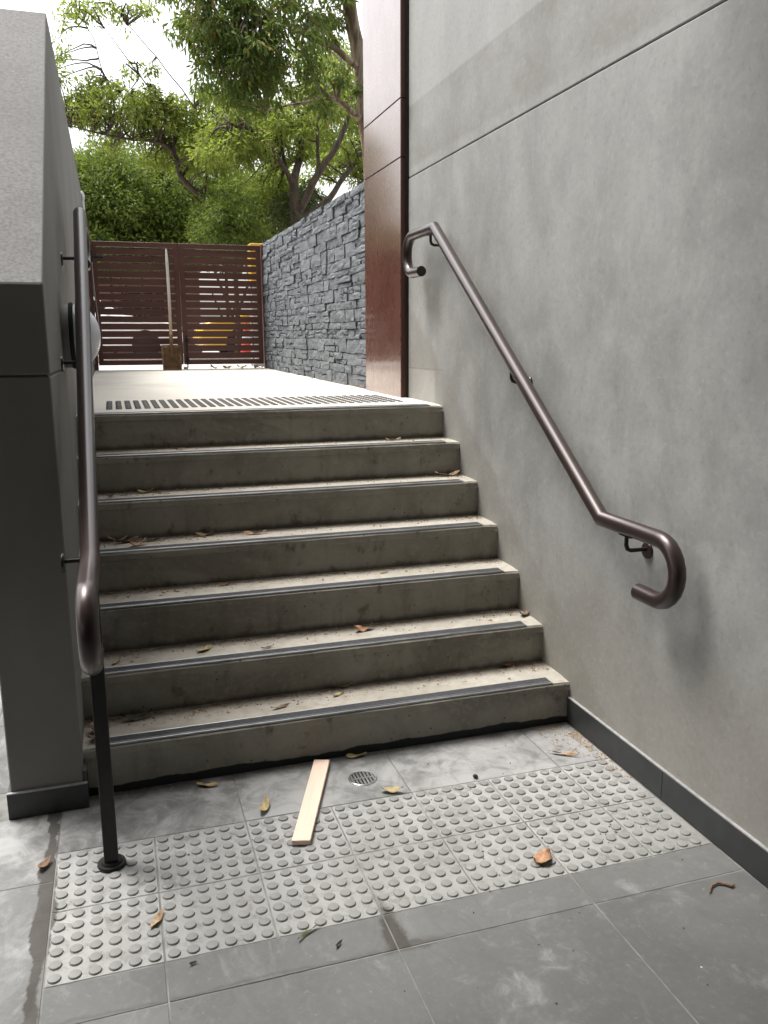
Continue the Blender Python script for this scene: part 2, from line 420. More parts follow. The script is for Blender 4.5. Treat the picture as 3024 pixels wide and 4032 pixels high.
def prism_me(poly, axis, lo, hi, bev=0.0):   # poly in the two other axes
    bm = bmesh.new()
    def P(u, v, t): return {'x': (t, u, v), 'y': (u, t, v), 'z': (u, v, t)}[axis]
    A = [bm.verts.new(P(u, v, lo)) for u, v in poly]; B = [bm.verts.new(P(u, v, hi)) for u, v in poly]
    bm.faces.new(A); bm.faces.new(B[::-1]); n = len(poly)
    for i in range(n): bm.faces.new((A[i], B[i], B[(i+1) % n], A[(i+1) % n]))
    if bev: bevel(bm, bev, 2)
    return bm_mesh(bm)
def cyl_bm(bm, p0, p1, r0, r1=None, n=16, cap=True):
    r1 = r0 if r1 is None else r1; p0 = Vector(p0); p1 = Vector(p1)
    d = (p1-p0).normalized(); a = d.orthogonal().normalized(); c = d.cross(a)
    A = []; B = []
    for i in range(n):
        t = 2*math.pi*i/n; o = a*math.cos(t) + c*math.sin(t)
        A.append(bm.verts.new(p0+o*r0)); B.append(bm.verts.new(p1+o*r1))
    for i in range(n): bm.faces.new((A[i], A[(i+1) % n], B[(i+1) % n], B[i]))
    if cap: bm.faces.new(A[::-1]); bm.faces.new(B)
def tube_me(pts, rad, n=16, cap=True, smooth=True):
    """sweep; sharp corners are mitred"""
    pts = [Vector(p) for p in pts]; R = rad if isinstance(rad, (list, tuple)) else [rad]*len(pts)
    vs = []; fs = []; prev = None
    dirs = [(pts[i+1]-pts[i]).normalized() for i in range(len(pts)-1)]
    for i, p in enumerate(pts):
        d0 = dirs[max(0, i-1)]; d1 = dirs[min(len(dirs)-1, i)]
        t = (d0+d1).normalized(); cosh = max(.35, t.dot(d1))
        if prev is None: a = t.orthogonal().normalized()
        else: a = (prev - t*prev.dot(t)).normalized()
        prev = a; c = t.cross(a)
        bend = (d1-d0); bd = bend.normalized() if bend.length > 1e-5 else None
        for k in range(n):
            th = 2*math.pi*k/n; o = (a*math.cos(th)+c*math.sin(th))*R[i]
            if bd is not None and len(pts) > 2:
                q = (bd - t*bd.dot(t))
                if q.length > 1e-6:
                    q.normalize(); o = o + q*(o.dot(q))*(1/cosh-1)
            vs.append(p+o)
    for i in range(len(pts)-1):
        for k in range(n):
            k2 = (k+1) % n
            fs.append((i*n+k, i*n+k2, (i+1)*n+k2, (i+1)*n+k))
    if cap:
        fs.append(tuple(range(n))[::-1]); fs.append(tuple(range((len(pts)-1)*n, len(pts)*n)))
    me = mesh_from('tube', vs, fs)
    if smooth:
        me.shade_smooth(); me.set_sharp_from_angle(angle=math.radians(40))
    return me
def lathe_me(prof, n=24, axis='z'):
    vs = []; fs = []
    for r, h in prof:
        for k in range(n):
            t = 2*math.pi*k/n; u, v = r*math.cos(t), r*math.sin(t)
            vs.append({'z': (u, v, h), 'x': (h, u, v), 'y': (u, h, v)}[axis])
    for i in range(len(prof)-1):
        for k in range(n): fs.append((i*n+k, i*n+(k+1) % n, (i+1)*n+(k+1) % n, (i+1)*n+k))
    fs.append(tuple(range(n))); fs.append(tuple(range((len(prof)-1)*n, len(prof)*n)))
    bm = bmesh.new(); me = mesh_from('lathe', vs, fs); bm.from_mesh(me); bpy.data.meshes.remove(me)
    me = bm_mesh(bm); me.shade_smooth(); me.set_sharp_from_angle(angle=math.radians(38)); return me

# ------------------------------------------------------------------ setting: ground, floor, landing, covered bay behind the camera
bm = bmesh.new()                                   # street level, with the retaining faces down to the lower yard
def quad(bm, *p): return bm.faces.new([bm.verts.new(q) for q in p])
ZG = 1.30
quad(bm, (-150, 7.95, ZG), (150, 7.95, ZG), (150, 300, ZG), (-150, 300, ZG))
quad(bm, (-150, 7.95, ZG), (-150, 7.95, -.4), (150, 7.95, -.4), (150, 7.95, ZG))
quad(bm, (-150, 7.95, ZG), (-150, -60, ZG), (-7.5, -60, ZG), (-7.5, 7.95, ZG))
quad(bm, (-7.5, 7.95, ZG), (-7.5, -60, ZG), (-7.5, -60, -.4), (-7.5, 7.95, -.4))
b = NB('street paving')
n1 = b.noise(.5, 5); n2 = b.noise(12, 5)
M['street'] = b.fin(b.mix(b.ramp(b.math('ADD', b.math('MULTIPLY', n1, .6), b.math('MULTIPLY', n2, .4)), .35, .65), (.30, .29, .27), (.42, .41, .385)), .9)
tag(link('ground', bm_mesh(bm), 'street'), kind='structure')

floor = tag(link('floor', mesh_from('floor', [(-7.5, -9, -.0018), (XR+.1, -9, -.0018), (XR+.1, 7.95, -.0018), (-7.5, 7.95, -.0018)], [(0, 1, 2, 3)]), 'grout'), kind='structure')
tilecache = {}
def tile(x0, x1, y0, y1, name='floor_tile', mat='tile', top=0.0, rotv=True):
    g = .0022; key = (round(x1-x0, 3), round(y1-y0, 3), mat, top)
    if key not in tilecache:
        bm = bmesh.new(); box_bm(bm, (-(x1-x0)/2+g, -(y1-y0)/2+g, -.012), ((x1-x0)/2-g, (y1-y0)/2-g, top))
        bevel(bm, .0012, 1); me = bm_mesh(bm); me.materials.append(M[mat]); tilecache[key] = me
    o = bpy.data.objects.new(name, tilecache[key]); col.objects.link(o); o.parent = floor
    o.location = ((x0+x1)/2, (y0+y1)/2, rnd.uniform(-.0004, .0004)); return o
XE = XR - .012
ys = [-.745 - .6*k for k in range(0, 4)]
xs = [-2.1, -1.5, -.9, -.3, .3, .9, 1.5, XE]
for i in range(len(ys)-1):
    for j in range(len(xs)-1): tile(xs[j], xs[j+1], ys[i+1], ys[i])
xs2 = [.0, .3, .9, 1.5, XE]
for j in range(len(xs2)-1): tile(xs2[j], xs2[j+1], -.745, -.6)
for y0, y1 in ((-.745, -.145), (-.145, .455), (.455, 1.055), (1.055, 1.655), (1.655, 2.255), (2.255, 2.855), (2.855, 3.455), (3.455, 4.055)):
    for x0, x1 in ((-.3, 0.0), (-.9, -.3), (-1.5, -.9)):
        if x0 == -.3 and y0 > -.5:
            if y0 < 0: tile(-.3, 0.0, y0, .262)
            else: tile(-.3, -.175, y0 if y0 > .3 else .262, y1)
        else: tile(x0, x1, y0, y1)
xs3 = [.0, .6, 1.2, 1.8, XE]
for j in range(len(xs3)-1): tile(xs3[j], xs3[j+1], 0.0, Y0-.002)
# tactile tiles with their raised dots
prof = [(.0178, -.001), (.0174, .0020), (.0156, .0048), (.0132, .0054)]
dot_me = lathe_me(prof, 10); dot_me.materials.append(M['dot'])
dots = []
for r_ in range(2):
    for c_ in range(7):
        x0 = .3*c_; x1 = min(x0+.3, XE-.002); y1 = -.3*r_; y0 = y1-.3
        t = tile(x0, x1, y0, y1, 'tactile_tile', 'tactile')
        for i in range(6):
            for j in range(6):
                xx = x0+.025+.05*i
                if xx + .017 > x1: continue
                dots.append((t, xx, y0+.025+.05*j))
dots.sort(key=lambda d: (Vector((d[1], d[2], 0))-CAM).length)
for t, xx, yy_ in dots[:300]:
    o = bpy.data.objects.new('tactile_dot', dot_me); col.objects.link(o); o.parent = t
    o.location = (xx-t.location.x, yy_-t.location.y, 0)
def join_copies(name, base, mats, items, parent=None, kind='stuff'):
    vs0 = np.array([v.co[:] for v in base.vertices]); fs0 = [tuple(p.vertices) for p in base.polygons]
    vs = []; fs = []
    for it in items:
        off = len(vs); vs.extend((vs0+np.array(it)).tolist()); fs.extend([tuple(i+off for i in f) for f in fs0])
    me = mesh_from(name, vs, fs, True); me.set_sharp_from_angle(angle=math.radians(38))
    for mm in mats: me.materials.append(M[mm])
    o = bpy.data.objects.new(name, me); col.objects.link(o); o.parent = parent; o['kind'] = kind; return o
join_copies('tactile_dots', dot_me, ['dot'], [(a, c_, 0) for _, a, c_ in dots[300:]], floor)

# landing slab
def prism_yz(name, poly, x0, x1, mats, parent=None): return link(name, prism_me(poly, 'x', x0, x1), mats, parent)
yb = YT+GO*.55
landing = tag(prism_yz('landing', [(yb, ZT-.3), (yb, zland(yb)), (GY+.34, zland(GY+.34)), (GY+.34, ZT-.3)], XL-.004, XR+.2, 'landing'), kind='structure')
cone_me = lathe_me([(.0172, -.001), (.0168, .002), (.0130, .005)], 10); cone_me.materials.append(M['dark plastic dot'])
tops = []
for i in range(34):
    for j in range(12): tops.append((.235+.05*i, 2.13+.05*j+.0))
tops.sort(key=lambda q: q[1])
for (a, c_) in tops[:300]:
    o = bpy.data.objects.new('warning_dot', cone_me); col.objects.link(o); o.parent = landing; o.location = (a, c_, zland(c_))
join_copies('warning_dots', cone_me, ['dark plastic dot'], [(a, c_, zland(c_)) for a, c_ in tops[300:]], landing)

# covered bay the photographer stands in
simple('soffit', (.16, .16, .155), .9)
tag(part_box('ceiling', (-7.5, -9, 3.55), (XR, -.15, 3.9), 'soffit'), kind='structure')
tag(part_box('sky_blocking_storeys', (-16, -9, 3.902), (XR+6, -.16, 15), 'soffit'), 'unseen grey upper storeys added above the covered bay to block the sky', 'building')  # unseen mass added to cut sky light from behind the camera
tag(part_box('wall_back', (-7.5, -9.3, 0), (XR, -9, 3.9), 'soffit'), kind='structure')

# ------------------------------------------------------------------ staircase
st = tag(empty('staircase', (XL, Y0, 0)), 'seven grey concrete steps with metal nosing strips, littered with dry leaves', 'stairs')
dzs = [.004, -.001, .006, 0, 0, -.002, 0]
ztop = [(i+1)*RISE + dzs[i] for i in range(7)]
for i in range(7):
    ya = Y0+GO*i; ybk = ya+GO+.03 if i < 6 else yb
    z1 = ztop[i]; z0 = (ztop[i-1] if i else 0)-.03
    bm = bmesh.new()
    n = 46
    sec = [(ya+.004, z0), (ya+.003, z1-.040), (ya-.004, z1-.034), (ya-.004, z1-.009), (ya+.004, z1), (ya+.09, z1), (ybk, z1), (ybk, z0)]
    rows = []
    for k in range(n+1):
        xx = XL-.003+(XR-XL+.006)*k/n
        row = []
        for q, (u, v) in enumerate(sec):
            jy = mnoise.noise((xx*9, u*7+i*3, 1.3))*.0022 + mnoise.noise((xx*1.6, i*2.2, 4.0))*.003
            jz = mnoise.noise((xx*11, i*5.0, 7.7))*.0016
            endchip = 0
            if q in (3, 4):
                e = min(xx-XL, XR-xx)
                endchip = max(0, .05-e)*.13*(1+mnoise.noise((xx*40, i*4., 2)))
            row.append(bm.verts.new((xx-XL, u-Y0+(jy if q < 5 else 0)+endchip, v+(jz if 1 <= q <= 4 else 0)-endchip*.8)))
        rows.append(row)
    for k in range(n):
        for q in range(len(sec)-1):
            f = bm.faces.new((rows[k][q], rows[k][q+1], rows[k+1][q+1], rows[k+1][q]))
            f.material_index = 1 if q in (4, 5) else 0
    bm.faces.new(rows[0]); bm.faces.new(rows[-1][::-1])
    me = bm_mesh(bm); me.materials.append(M['riser1' if i == 0 else 'riser']); me.materials.append(M['landing' if i == 6 else 'tread'])
    step = bpy.data.objects.new('step', me); col.objects.link(step); step.parent = st
    xa, xb_ = .055+.0, XR-XL-.082
    yy0 = ya-Y0
    bm = bmesh.new()
    cyl_bm(bm, (xa, yy0+.006, z1+.0005), (xb_, yy0+.006, z1+.0005), .0055, n=10)
    box_bm(bm, (xa, yy0+.004, z1-.002), (xb_, yy0+.066, z1+.0022))
    cyl_bm(bm, (xa, yy0+.0665, z1+.001), (xb_, yy0+.0665, z1+.001), .003, n=8)
    box_bm(bm, (xa, yy0+.016, z1+.001), (xb_, yy0+.019, z1+.0052))
    me = bm_mesh(bm); link('nosing_strip', me, 'aluminium', step)
    bm = bmesh.new()
    for q in range(5): box_bm(bm, (xa+.002, yy0+.0205+q*.0086, z1+.0015), (xb_-.002, yy0+.0272+q*.0086, z1+.0050))
    box_bm(bm, (xa+.001, yy0+.0195, z1+.0010), (xb_-.001, yy0+.0632, z1+.0034))
    link('grip_insert', bm_mesh(bm), 'black grip insert', step)

# ------------------------------------------------------------------ right wall
rw = tag(empty('concrete_wall', (XR, 2.4, 0)), 'tall trowelled grey concrete wall with dark tile skirting, right of the stairs', 'wall')
ZJ = 2.565
part_box('wall_panel', (XR, -9, -.2), (XR+.3, 2.415, ZJ), 'wall', rw, .004)
part_box('wall_panel', (XR+.001, -9, ZJ+.0055), (XR+.3, 2.415, 9.5), 'wall', rw, .004)
part_box('joint_backing', (XR+.014, -8.9, ZJ-.02), (XR+.28, 2.40, ZJ+.03), 'black', rw)
yk = Y0-.003; k = 0
while yk > -4:
    L = .66 if k == 0 else .6
    o = part_box('skirting_tile', (XR-.011, yk-L+.0015, .001), (XR, yk, .112), 'skirting stone', rw, .0012)
    part_box('skirting_edge', (XR-.0115, yk-L+.0015, .1122), (XR, yk, .117), 'skirting top', rw)
    yk -= L; k += 1
# ------------------------------------------------------------------ red-brown cladding column
cc_ = tag(empty('cladding_column', (1.994, 2.44, ZT)), 'glossy red-brown metal clad column between concrete wall and slate wall', 'column')
YB0, YB1 = 2.437, 3.215
for z0, z1 in ((zland(2.4)-.02, 2.688), (2.696, 3.018), (3.026, 5.6)):
    part_box('cladding_panel', (1.992, YB0+.006, z0), (1.998, YB1, z1), 'brown', cc_, .001)
    part_box('side_trim', (1.994, YB0, z0), (XR-.008, YB0+.005, z1), 'brown trim', cc_)
part_box('core', (1.9985, YB0+.0055, zland(2.4)-.02), (2.5, YB1-.003, 5.59), 'black', cc_)
part_box('sealant', (XR-.008, YB0-.02, zland(2.4)-.02), (XR+.1, YB0+.004, 5.59), 'black', cc_)

# ------------------------------------------------------------------ left wall with raked top
lw = tag(empty('parapet_wall', (XL, .27, 0)), 'grey rendered wall with pale raked top, left of the stairs', 'wall')
YF, ZR0, YR1, ZR1, YE = .27, 1.784, 1.95, 3.115, 6.55
XW = XL-.236
ZLJ = 1.50
bm = bmesh.new()
def lpanel(poly, rakefaces):
    bm = bmesh.new()
    A = [bm.verts.new((XW-XL, u-.27, v)) for u, v in poly]; B = [bm.verts.new((0, u-.27, v)) for u, v in poly]
    n = len(poly); bm.faces.new(A); bm.faces.new(B[::-1])
    for i in range(n):
        f = bm.faces.new((A[i], B[i], B[(i+1) % n], A[(i+1) % n]))
        if i in rakefaces: f.material_index = 1
    bevel(bm, .004, 1); me = bm_mesh(bm); me.materials.append(M['lwall']); me.materials.append(M['render']); return me
link('wall_panel', lpanel([(YF, -.1), (YF, ZLJ-.003), (YE, ZLJ-.003), (YE, -.1)], ()), None, lw)
link('wall_panel', lpanel([(YF, ZLJ+.003), (YF, ZR0), (YR1, ZR1), (YE, ZR1-.02), (YE, ZLJ+.003)], (1, 2)), None, lw)
part_box('joint_backing', (XW+.012, YF+.012, ZLJ-.02), (XL-.008, YE-.01, ZLJ+.02), 'lwall', lw)
part_box('skirting_tile', (XW-.012, YF-.0125, .001), (XL+.012, YF-.0005, .092), 'skirting stone', lw, .0012)
part_box('skirting_edge', (XW-.012, YF-.0127, .0922), (XL+.012, YF-.0005, .0965), 'skirting top', lw)
part_box('skirting_tile', (XL+.0005, YF, .001), (XL+.012, Y0-.006, .135), 'skirting stone', lw)
part_box('skirting_tile', (XW-.012, YF, .001), (XW-.0005, 3.0, .092), 'skirting stone', lw)

# ------------------------------------------------------------------ stone walls
def slate_meshes(nv=12):
    out = []
    for v in range(nv):
        r = random.Random(100+v); bm = bmesh.new(); nx, nz = 4, 3
        grid = []
        base = r.uniform(-.3, .3); tx = r.uniform(-.5, .5); tz = r.uniform(-.6, .6)
        for i in range(nx+1):
            row = []
            for j in range(nz+1):
                u, w_ = i/nx-.5, j/nz-.5
                edge = (i in (0, nx)) or (j in (0, nz))
                h = base*.3 + tx*u + tz*w_ + r.uniform(-.45, .45) - (.35 if edge else 0)
                row.append(bm.verts.new((-h, u*(1+(r.uniform(-.03, .03) if 0 < j < nz else 0)), w_+(r.uniform(-.05, .05) if edge and 0 < i < nx else 0))))
            grid.append(row)
        for i in range(nx):
            for j in range(nz): bm.faces.new((grid[i][j], grid[i+1][j], grid[i+1][j+1], grid[i][j+1]))
        ring = [grid[i][0] for i in range(nx+1)]+[grid[nx][j] for j in range(1, nz+1)]+[grid[i][nz] for i in range(nx-1, -1, -1)]+[grid[0][j] for j in range(nz-1, 0, -1)]
        back = [bm.verts.new((3.0, q.co.y*.98, q.co.z*.98)) for q in ring]
        for i in range(len(ring)): bm.faces.new((ring[i], back[i], back[(i+1) % len(ring)], ring[(i+1) % len(ring)]))
        me = bm_mesh(bm); me.materials.append(M['slate']); out.append(me)
    return out
SLV = slate_meshes()
sw = tag(empty('stone_wall', (2.02, 3.25, zland(3.25))), 'blue-grey split slate wall on the right leading to the gate', 'wall')
part_box('backing', (2.045, 3.235, 1.1), (2.3, 7.75, 2.70), 'black', sw)
cells = []
r2 = random.Random(21)
z = 0.0; H = 1.44
hs_ = [.11, .075, .10, .12, .085, .06, .11, .07, .115, .10, .055, .09, .12, .08, .11, .06, .10, .06]
s_ = H/sum(hs_); zcur = 0
for h in hs_:
    h *= s_; yc = 3.262+r2.uniform(-.0, .02)
    while yc < 7.56:
        L = r2.choice((.11, .15, .18, .22, .27, .34))*r2.uniform(.85, 1.15)
        if yc+L > 7.56: L = 7.56-yc+.01
        if r2.random() < .42 and h > .075:
            hh = h*r2.uniform(.35, .65)
            if r2.random() < .5 and L > .2:
                cells.append((yc, L*.55, zcur, hh)); cells.append((yc+L*.55, L*.45, zcur, hh)); cells.append((yc, L, zcur+hh, h-hh))
            else:
                cells.append((yc, L, zcur, hh)); cells.append((yc, L, zcur+hh, h-hh))
        else: cells.append((yc, L, zcur, h))
        yc += L
    zcur += h
cells.sort(key=lambda c: -(c[1]*c[3])/((c[0]+2.6)**2.5))
rest_v = []; rest_f = []
for i, (yc, L, zc, h) in enumerate(cells):
    me = r2.choice(SLV)
    flip = r2.choice((1, -1)); dep = r2.uniform(.006, .014)
    loc = Vector((2.022+r2.uniform(-.010, .007), yc+L/2, zland(yc+L/2)+zc+h/2+.004*math.sin(yc*3)))
    scl = Vector((dep, (L-.005)*flip, h-.005))
    if i < 300:
        o = bpy.data.objects.new('stone', me); col.objects.link(o); o.parent = sw
        o.location = local(sw, loc); o.scale = (dep, (L-.005), h-.005)
        if flip < 0: o.rotation_euler = (math.pi, 0, 0)
    else:
        off = len(rest_v); sgn = 1 if flip > 0 else -1
        for v in me.vertices: rest_v.append(tuple(local(sw, loc)+Vector((v.co.x*dep, v.co.y*(L-.005)*sgn, v.co.z*(h-.005)*sgn))))
        for p in me.polygons: rest_f.append(tuple(q+off for q in p.vertices))
if rest_f:
    o = link('small_stones', mesh_from('small_stones', rest_v, rest_f), 'slate', sw); o['kind'] = 'stuff'
part_box('corner_trim', (2.008, 3.222, zland(3.2)), (2.05, 3.254, 2.70), 'black', sw)

# the slate wall seen as a sliver past the end of the left wall
sw2 = tag(empty('stone_wall', (.07, 6.6, zland(6.6))), 'sliver of slate wall behind the far end of the left grey wall', 'wall')
part_box('backing', (-.16, 6.58, -.1), (.055, 7.55, 3.13), 'lwall', sw2)
zc = 0
while zc < 1.82:
    h = r2.uniform(.07, .12); yc = 6.57
    while yc < 7.5:
        L = r2.uniform(.14, .3)
        o = bpy.data.objects.new('stone', r2.choice(SLV)); col.objects.link(o); o.parent = sw2
        o.location = local(sw2, (.068+r2.uniform(-.008, .012), yc+L/2, zland(7)+zc+h/2)); o.scale = (.010, L-.005, h-.005)
        o.rotation_euler = (0, 0, math.pi); yc += L
    zc += h

# ------------------------------------------------------------------ gate
def leaf_gate(x0, x1, label, hinge_left):
    g = tag(empty('gate_leaf', ((x0+x1)/2, GY, zland(GY))), label, 'gate', 'pair of slatted gate leaves')
    z0, z1, fw = 1.366, 2.726, .055
    part_box('top_rail', (x0, GY-.022, z1-fw), (x1, GY+.022, z1), 'gate', g, .003)
    part_box('bottom_rail', (x0, GY-.022, z0), (x1, GY+.022, z0+fw), 'gate', g, .003)
    part_box('stile', (x0, GY-.021, z0+fw), (x0+fw, GY+.021, z1-fw), 'gate', g, .003)
    part_box('stile', (x1-fw, GY-.021, z0+fw), (x1, GY+.021, z1-fw), 'gate', g, .003)
    zi0, zi1 = z0+fw, z1-fw; gap = .0145; n = 15
    sh = (zi1-zi0-gap*(n+1))/n
    sm = box_me((-(x1-x0)/2+fw-.006, -.009, -sh/2), ((x1-x0)/2-fw+.006, .009, sh/2), .002); sm.materials.append(M['gate'])
    for i in range(n):
        o = bpy.data.objects.new('slat', sm); col.objects.link(o); o.parent = g
        zc = zi0+gap+sh/2+i*(sh+gap)
        o.location = (0, -.004, zc-zland(GY)); o.rotation_euler = (0, rnd.uniform(-.0012, .0012), 0)
    return g
gl = leaf_gate(.118, 1.058, 'left leaf of the brown slatted gate, behind the shovel', True)
gr = leaf_gate(1.066, 2.002, 'right leaf of the brown slatted gate, next to the slate wall', False)
bm = bmesh.new()
o_ = gr.location
cyl_bm(bm, Vector((1.104, GY-.034, 1.325))-o_, Vector((1.104, GY-.034, 1.70))-o_, .007, n=10)
cyl_bm(bm, Vector((1.104, GY-.034, 1.70))-o_, Vector((1.104, GY-.075, 1.70))-o_, .007, n=10)
for zz in (1.40, 1.62): box_bm(bm, Vector((1.084, GY-.044, zz))-o_, Vector((1.124, GY-.0215, zz+.04))-o_)
link('drop_bolt', bm_mesh(bm), 'black steel', gr)
tag(part_box('gate_post', (.058, GY-.06, zland(GY)-.02), (.112, GY+.04, 2.80), 'gate', None, .003), 'slim brown steel post holding the left gate leaf', 'post')
gp = tag(part_box('gate_post', (2.012, GY-.05, zland(GY)-.02), (2.06, GY+.05, 2.74), 'gate', None, .003), 'slim brown steel post between right gate leaf and slate wall', 'post')
lt = tag(empty('gate_closer', (.10, GY-.11, 2.56)), 'black gate closer box on the left gate post', 'closer')
part_box('housing', (.062, GY-.15, 2.49), (.135, GY-.062, 2.62), 'black', lt, .012, 2)
part_box('arm', (.10, GY-.10, 2.535), (.24, GY-.075, 2.56), 'black', lt, .003)
link('cable', tube_me([local(lt, q) for q in ((.118, GY-.10, 2.49), (.124, GY-.10, 2.2), (.142, GY-.09, 1.9), (.150, GY-.09, 1.66))], .006, 8), 'stainless', lt)
cap_ = tag(empty('downpipe', (.075, 6.50, 2.6)), 'short grey round pipe with domed cap at the far end of the left wall', 'pipe')
link('pipe', tube_me([(0, 0, -.02), (0, 0, .40)], .032, 14), 'stainless', cap_)
link('dome_cap', lathe_me([(.036, .39), (.037, .43), (.030, .455), (.014, .468), (.004, .47)], 16), 'stainless', cap_)

# floor keep under the meeting stiles
tag(part_box('gate_stop', (1.052, GY-.10, zland(GY)-.004), (1.10, GY-.02, zland(GY)+.03), 'stainless', None, .004), 'small pale metal gate stop on the landing beside the shovel blade', 'gate stop')

# ------------------------------------------------------------------ shovel
Bp = at_z(372, 803, zland(7.15)); yb_ = 7.22
Bp = Vector((.905, yb_, zland(yb_))); Tp = Vector((.925, GY-.045, 2.655))
sv_ = tag(empty('shovel', Bp), 'long wooden-handled square shovel with rusty blade leaning on the gate', 'shovel')
ax = (Tp-Bp).normalized(); sx = Vector((1, 0, 0)); sx = (sx-ax*sx.dot(ax)).normalized(); ny = sx.cross(ax)
def SP(u, v, w_): return sx*u + ax*v + ny*w_
bm = bmesh.new(); rows = []
nu, nv = 8, 8
for j in range(nv+1):
    t = j/nv; hw = .103+.010*t if t < .9 else .113-.006*(t-.9)/.1
    row = []
    for i in range(nu+1):
        u = i/nu*2-1
        row.append(bm.verts.new(SP(hw*u*1.0, .29*t, -.018*(u*u)+.012*t + .006)))
    rows.append(row)
for j in range(nv):
    for i in range(nu): bm.faces.new((rows[j][i], rows[j][i+1], rows[j+1][i+1], rows[j+1][i]))
bmesh.ops.solidify(bm, geom=bm.faces[:], thickness=.0035)
link('blade', bm_mesh(bm, smooth=True), 'rust', sv_)
link('socket', tube_me([SP(0, .15, .006), SP(0, .24, .016), SP(0, .31, .017), SP(0, .40, .012)], [.006, .014, .020, .021], 12), 'rust', sv_)
L = (Tp-Bp).length
hp = []
for k in range(11):
    t = k/10; v = .33+(L-.33)*t
    hp.append(SP(.004*math.sin(t*3), v, .014*(1-t)))
link('handle', tube_me(hp, [.0175]*9+[.017, .010], 12), 'handle', sv_)

# ------------------------------------------------------------------ handrails
RR = .0285
def rail_path(ytop, ztop_, ybot, zbot, hook=.104, run_top=.34, run_bot=.345, tail_t=.11, tail_b=.10):
    pts = []
    cy = ytop+run_top; cz = ztop_-hook
    pts.append((cy-tail_t-.03, ztop_-2*hook))
    for k in range(13):
        t = -math.pi/2+math.pi*k/12; pts.append((cy+hook*math.cos(t), cz+hook*math.sin(t)))
    pts.append((ytop, ztop_)); pts.append((ybot, zbot))
    cy = ybot-run_bot; cz = zbot-hook
    for k in range(13):
        t = math.pi/2+math.pi*k/12; pts.append((cy+hook*math.cos(t), cz+hook*math.sin(t)))
    pts.append((cy+tail_b, zbot-2*hook))
    return pts
def handrail(xc, wallx, label, brackets, tail_b=.10):
    s = 1 if wallx > xc else -1
    h = tag(empty('handrail', (xc, 0.0, 0)), label, 'handrail')
    path = rail_path(1.742, 2.198, .012, .960, tail_b=tail_b)
    link('rail_tube', tube_me([(0, u, v) for u, v in path], RR, 24), 'bronze', h)
    for (yb1, zb1, sl) in brackets:
        bm = bmesh.new()
        me = tube_me([(0, yb1, zb1-RR+.004), (0, yb1, zb1-RR-.035), (s*.006, yb1, zb1-RR-.049), (s*.02, yb1, zb1-RR-.055), (s*(abs(wallx-xc)-.003), yb1, zb1-RR-.055)], .0075, 10)
        br = link('bracket', me, 'black steel', h)
        link('rosette', lathe_me([(.031, 0), (.031, -.004*s), (.028, -.008*s)], 24, 'x'), 'bronze', br, (abs(wallx-xc)*s, yb1, zb1-RR-.060))
        o = link('saddle_plate', box_me((-.011, -.036, -.0025), (.011, .036, .0025), .001), 'black steel', br, (0, yb1, zb1-RR-.0005))
        o.rotation_euler = (sl, 0, 0)
    return h
slope = math.atan((2.198-.960)/(1.742-.012))
def zr(y): return .960+(y-.012)*(2.198-.960)/(1.742-.012)-RR*.2
hr = handrail(XR-.09, XR, 'bronze handrail with hooked ends fixed to the right concrete wall',
              [(1.80, 2.198, 0), (.785, zr(.785), slope), (-.15, .960, 0)])
hl = handrail(XL+.088, XL, 'bronze handrail on the left wall with a black post at its lower end',
              [(1.56, zr(1.56), slope), (.93, zr(.93), slope), (.10, zr(.10), slope)])
ol = hl.location
part_box('post', (XL+.088-.021, -.136, .006), (XL+.088+.021, -.094, .925), 'black steel', hl, .002)
bm = bmesh.new()
fp = local(hl, (XL+.088, -.115, 0))
cyl_bm(bm, fp+Vector((0, 0, .0045)), fp+Vector((0, 0, .013)), .044, .042, 20)
cyl_bm(bm, fp+Vector((0, 0, .013)), fp+Vector((0, 0, .022)), .034, .031, 20)
link('base_flange', bm_mesh(bm), 'black steel', hl)

# ------------------------------------------------------------------ round wall light
wl = tag(empty('wall_light', (XL, 1.22, 1.633)), 'round white bulkhead light on the left wall behind the handrail', 'wall light')
simple('grey casing', (.18, .18, .175), .6)
b = NB('opal diffuser'); b.b.inputs['Subsurface Weight'].default_value = .3
b.b.inputs['Subsurface Radius'].default_value = (.02, .02, .02)
M['opal'] = b.fin((.66, .69, .75), .3)
link('base', lathe_me([(.128, 0), (.132, .008), (.132, .040), (.126, .048)], 32, 'x'), 'grey casing', wl)
link('gasket', lathe_me([(.133, .030), (.137, .034), (.137, .044), (.133, .048)], 32, 'x'), 'black', wl)
link('diffuser', lathe_me([(.130, .046), (.131, .058), (.122, .085), (.104, .112), (.074, .134), (.038, .147), (.004, .150)], 32, 'x'), 'opal', wl)

# ------------------------------------------------------------------ drain, timber, crumbs
dg = tag(empty('drain_grate', (1.059, .150, .0)), 'round slotted metal drain grate set in the floor near the first step', 'drain')
link('pit', lathe_me([(.048, .0006), (.048, .0012), (.02, .0013)], 28), 'black', dg)
vs = []; fs = []; n = 28
link('rim', (lambda: (lambda bm: bm_mesh(bm, smooth=False))(bmesh.new()))(), 'stainless', dg)
rim = dg.children[-1]
bm = bmesh.new()
rr = [(.047, .0015), (.0475, .0042), (.0515, .0046), (.054, .0030), (.0545, .0005)]
ring = [[bm.verts.new((r_*math.cos(2*math.pi*k/n), r_*math.sin(2*math.pi*k/n), h_)) for k in range(n)] for r_, h_ in rr]
for i in range(len(rr)-1):
    for k in range(n): bm.faces.new((ring[i][k], ring[i][(k+1) % n], ring[i+1][(k+1) % n], ring[i+1][k]))
bm.to_mesh(rim.data); bm.free()
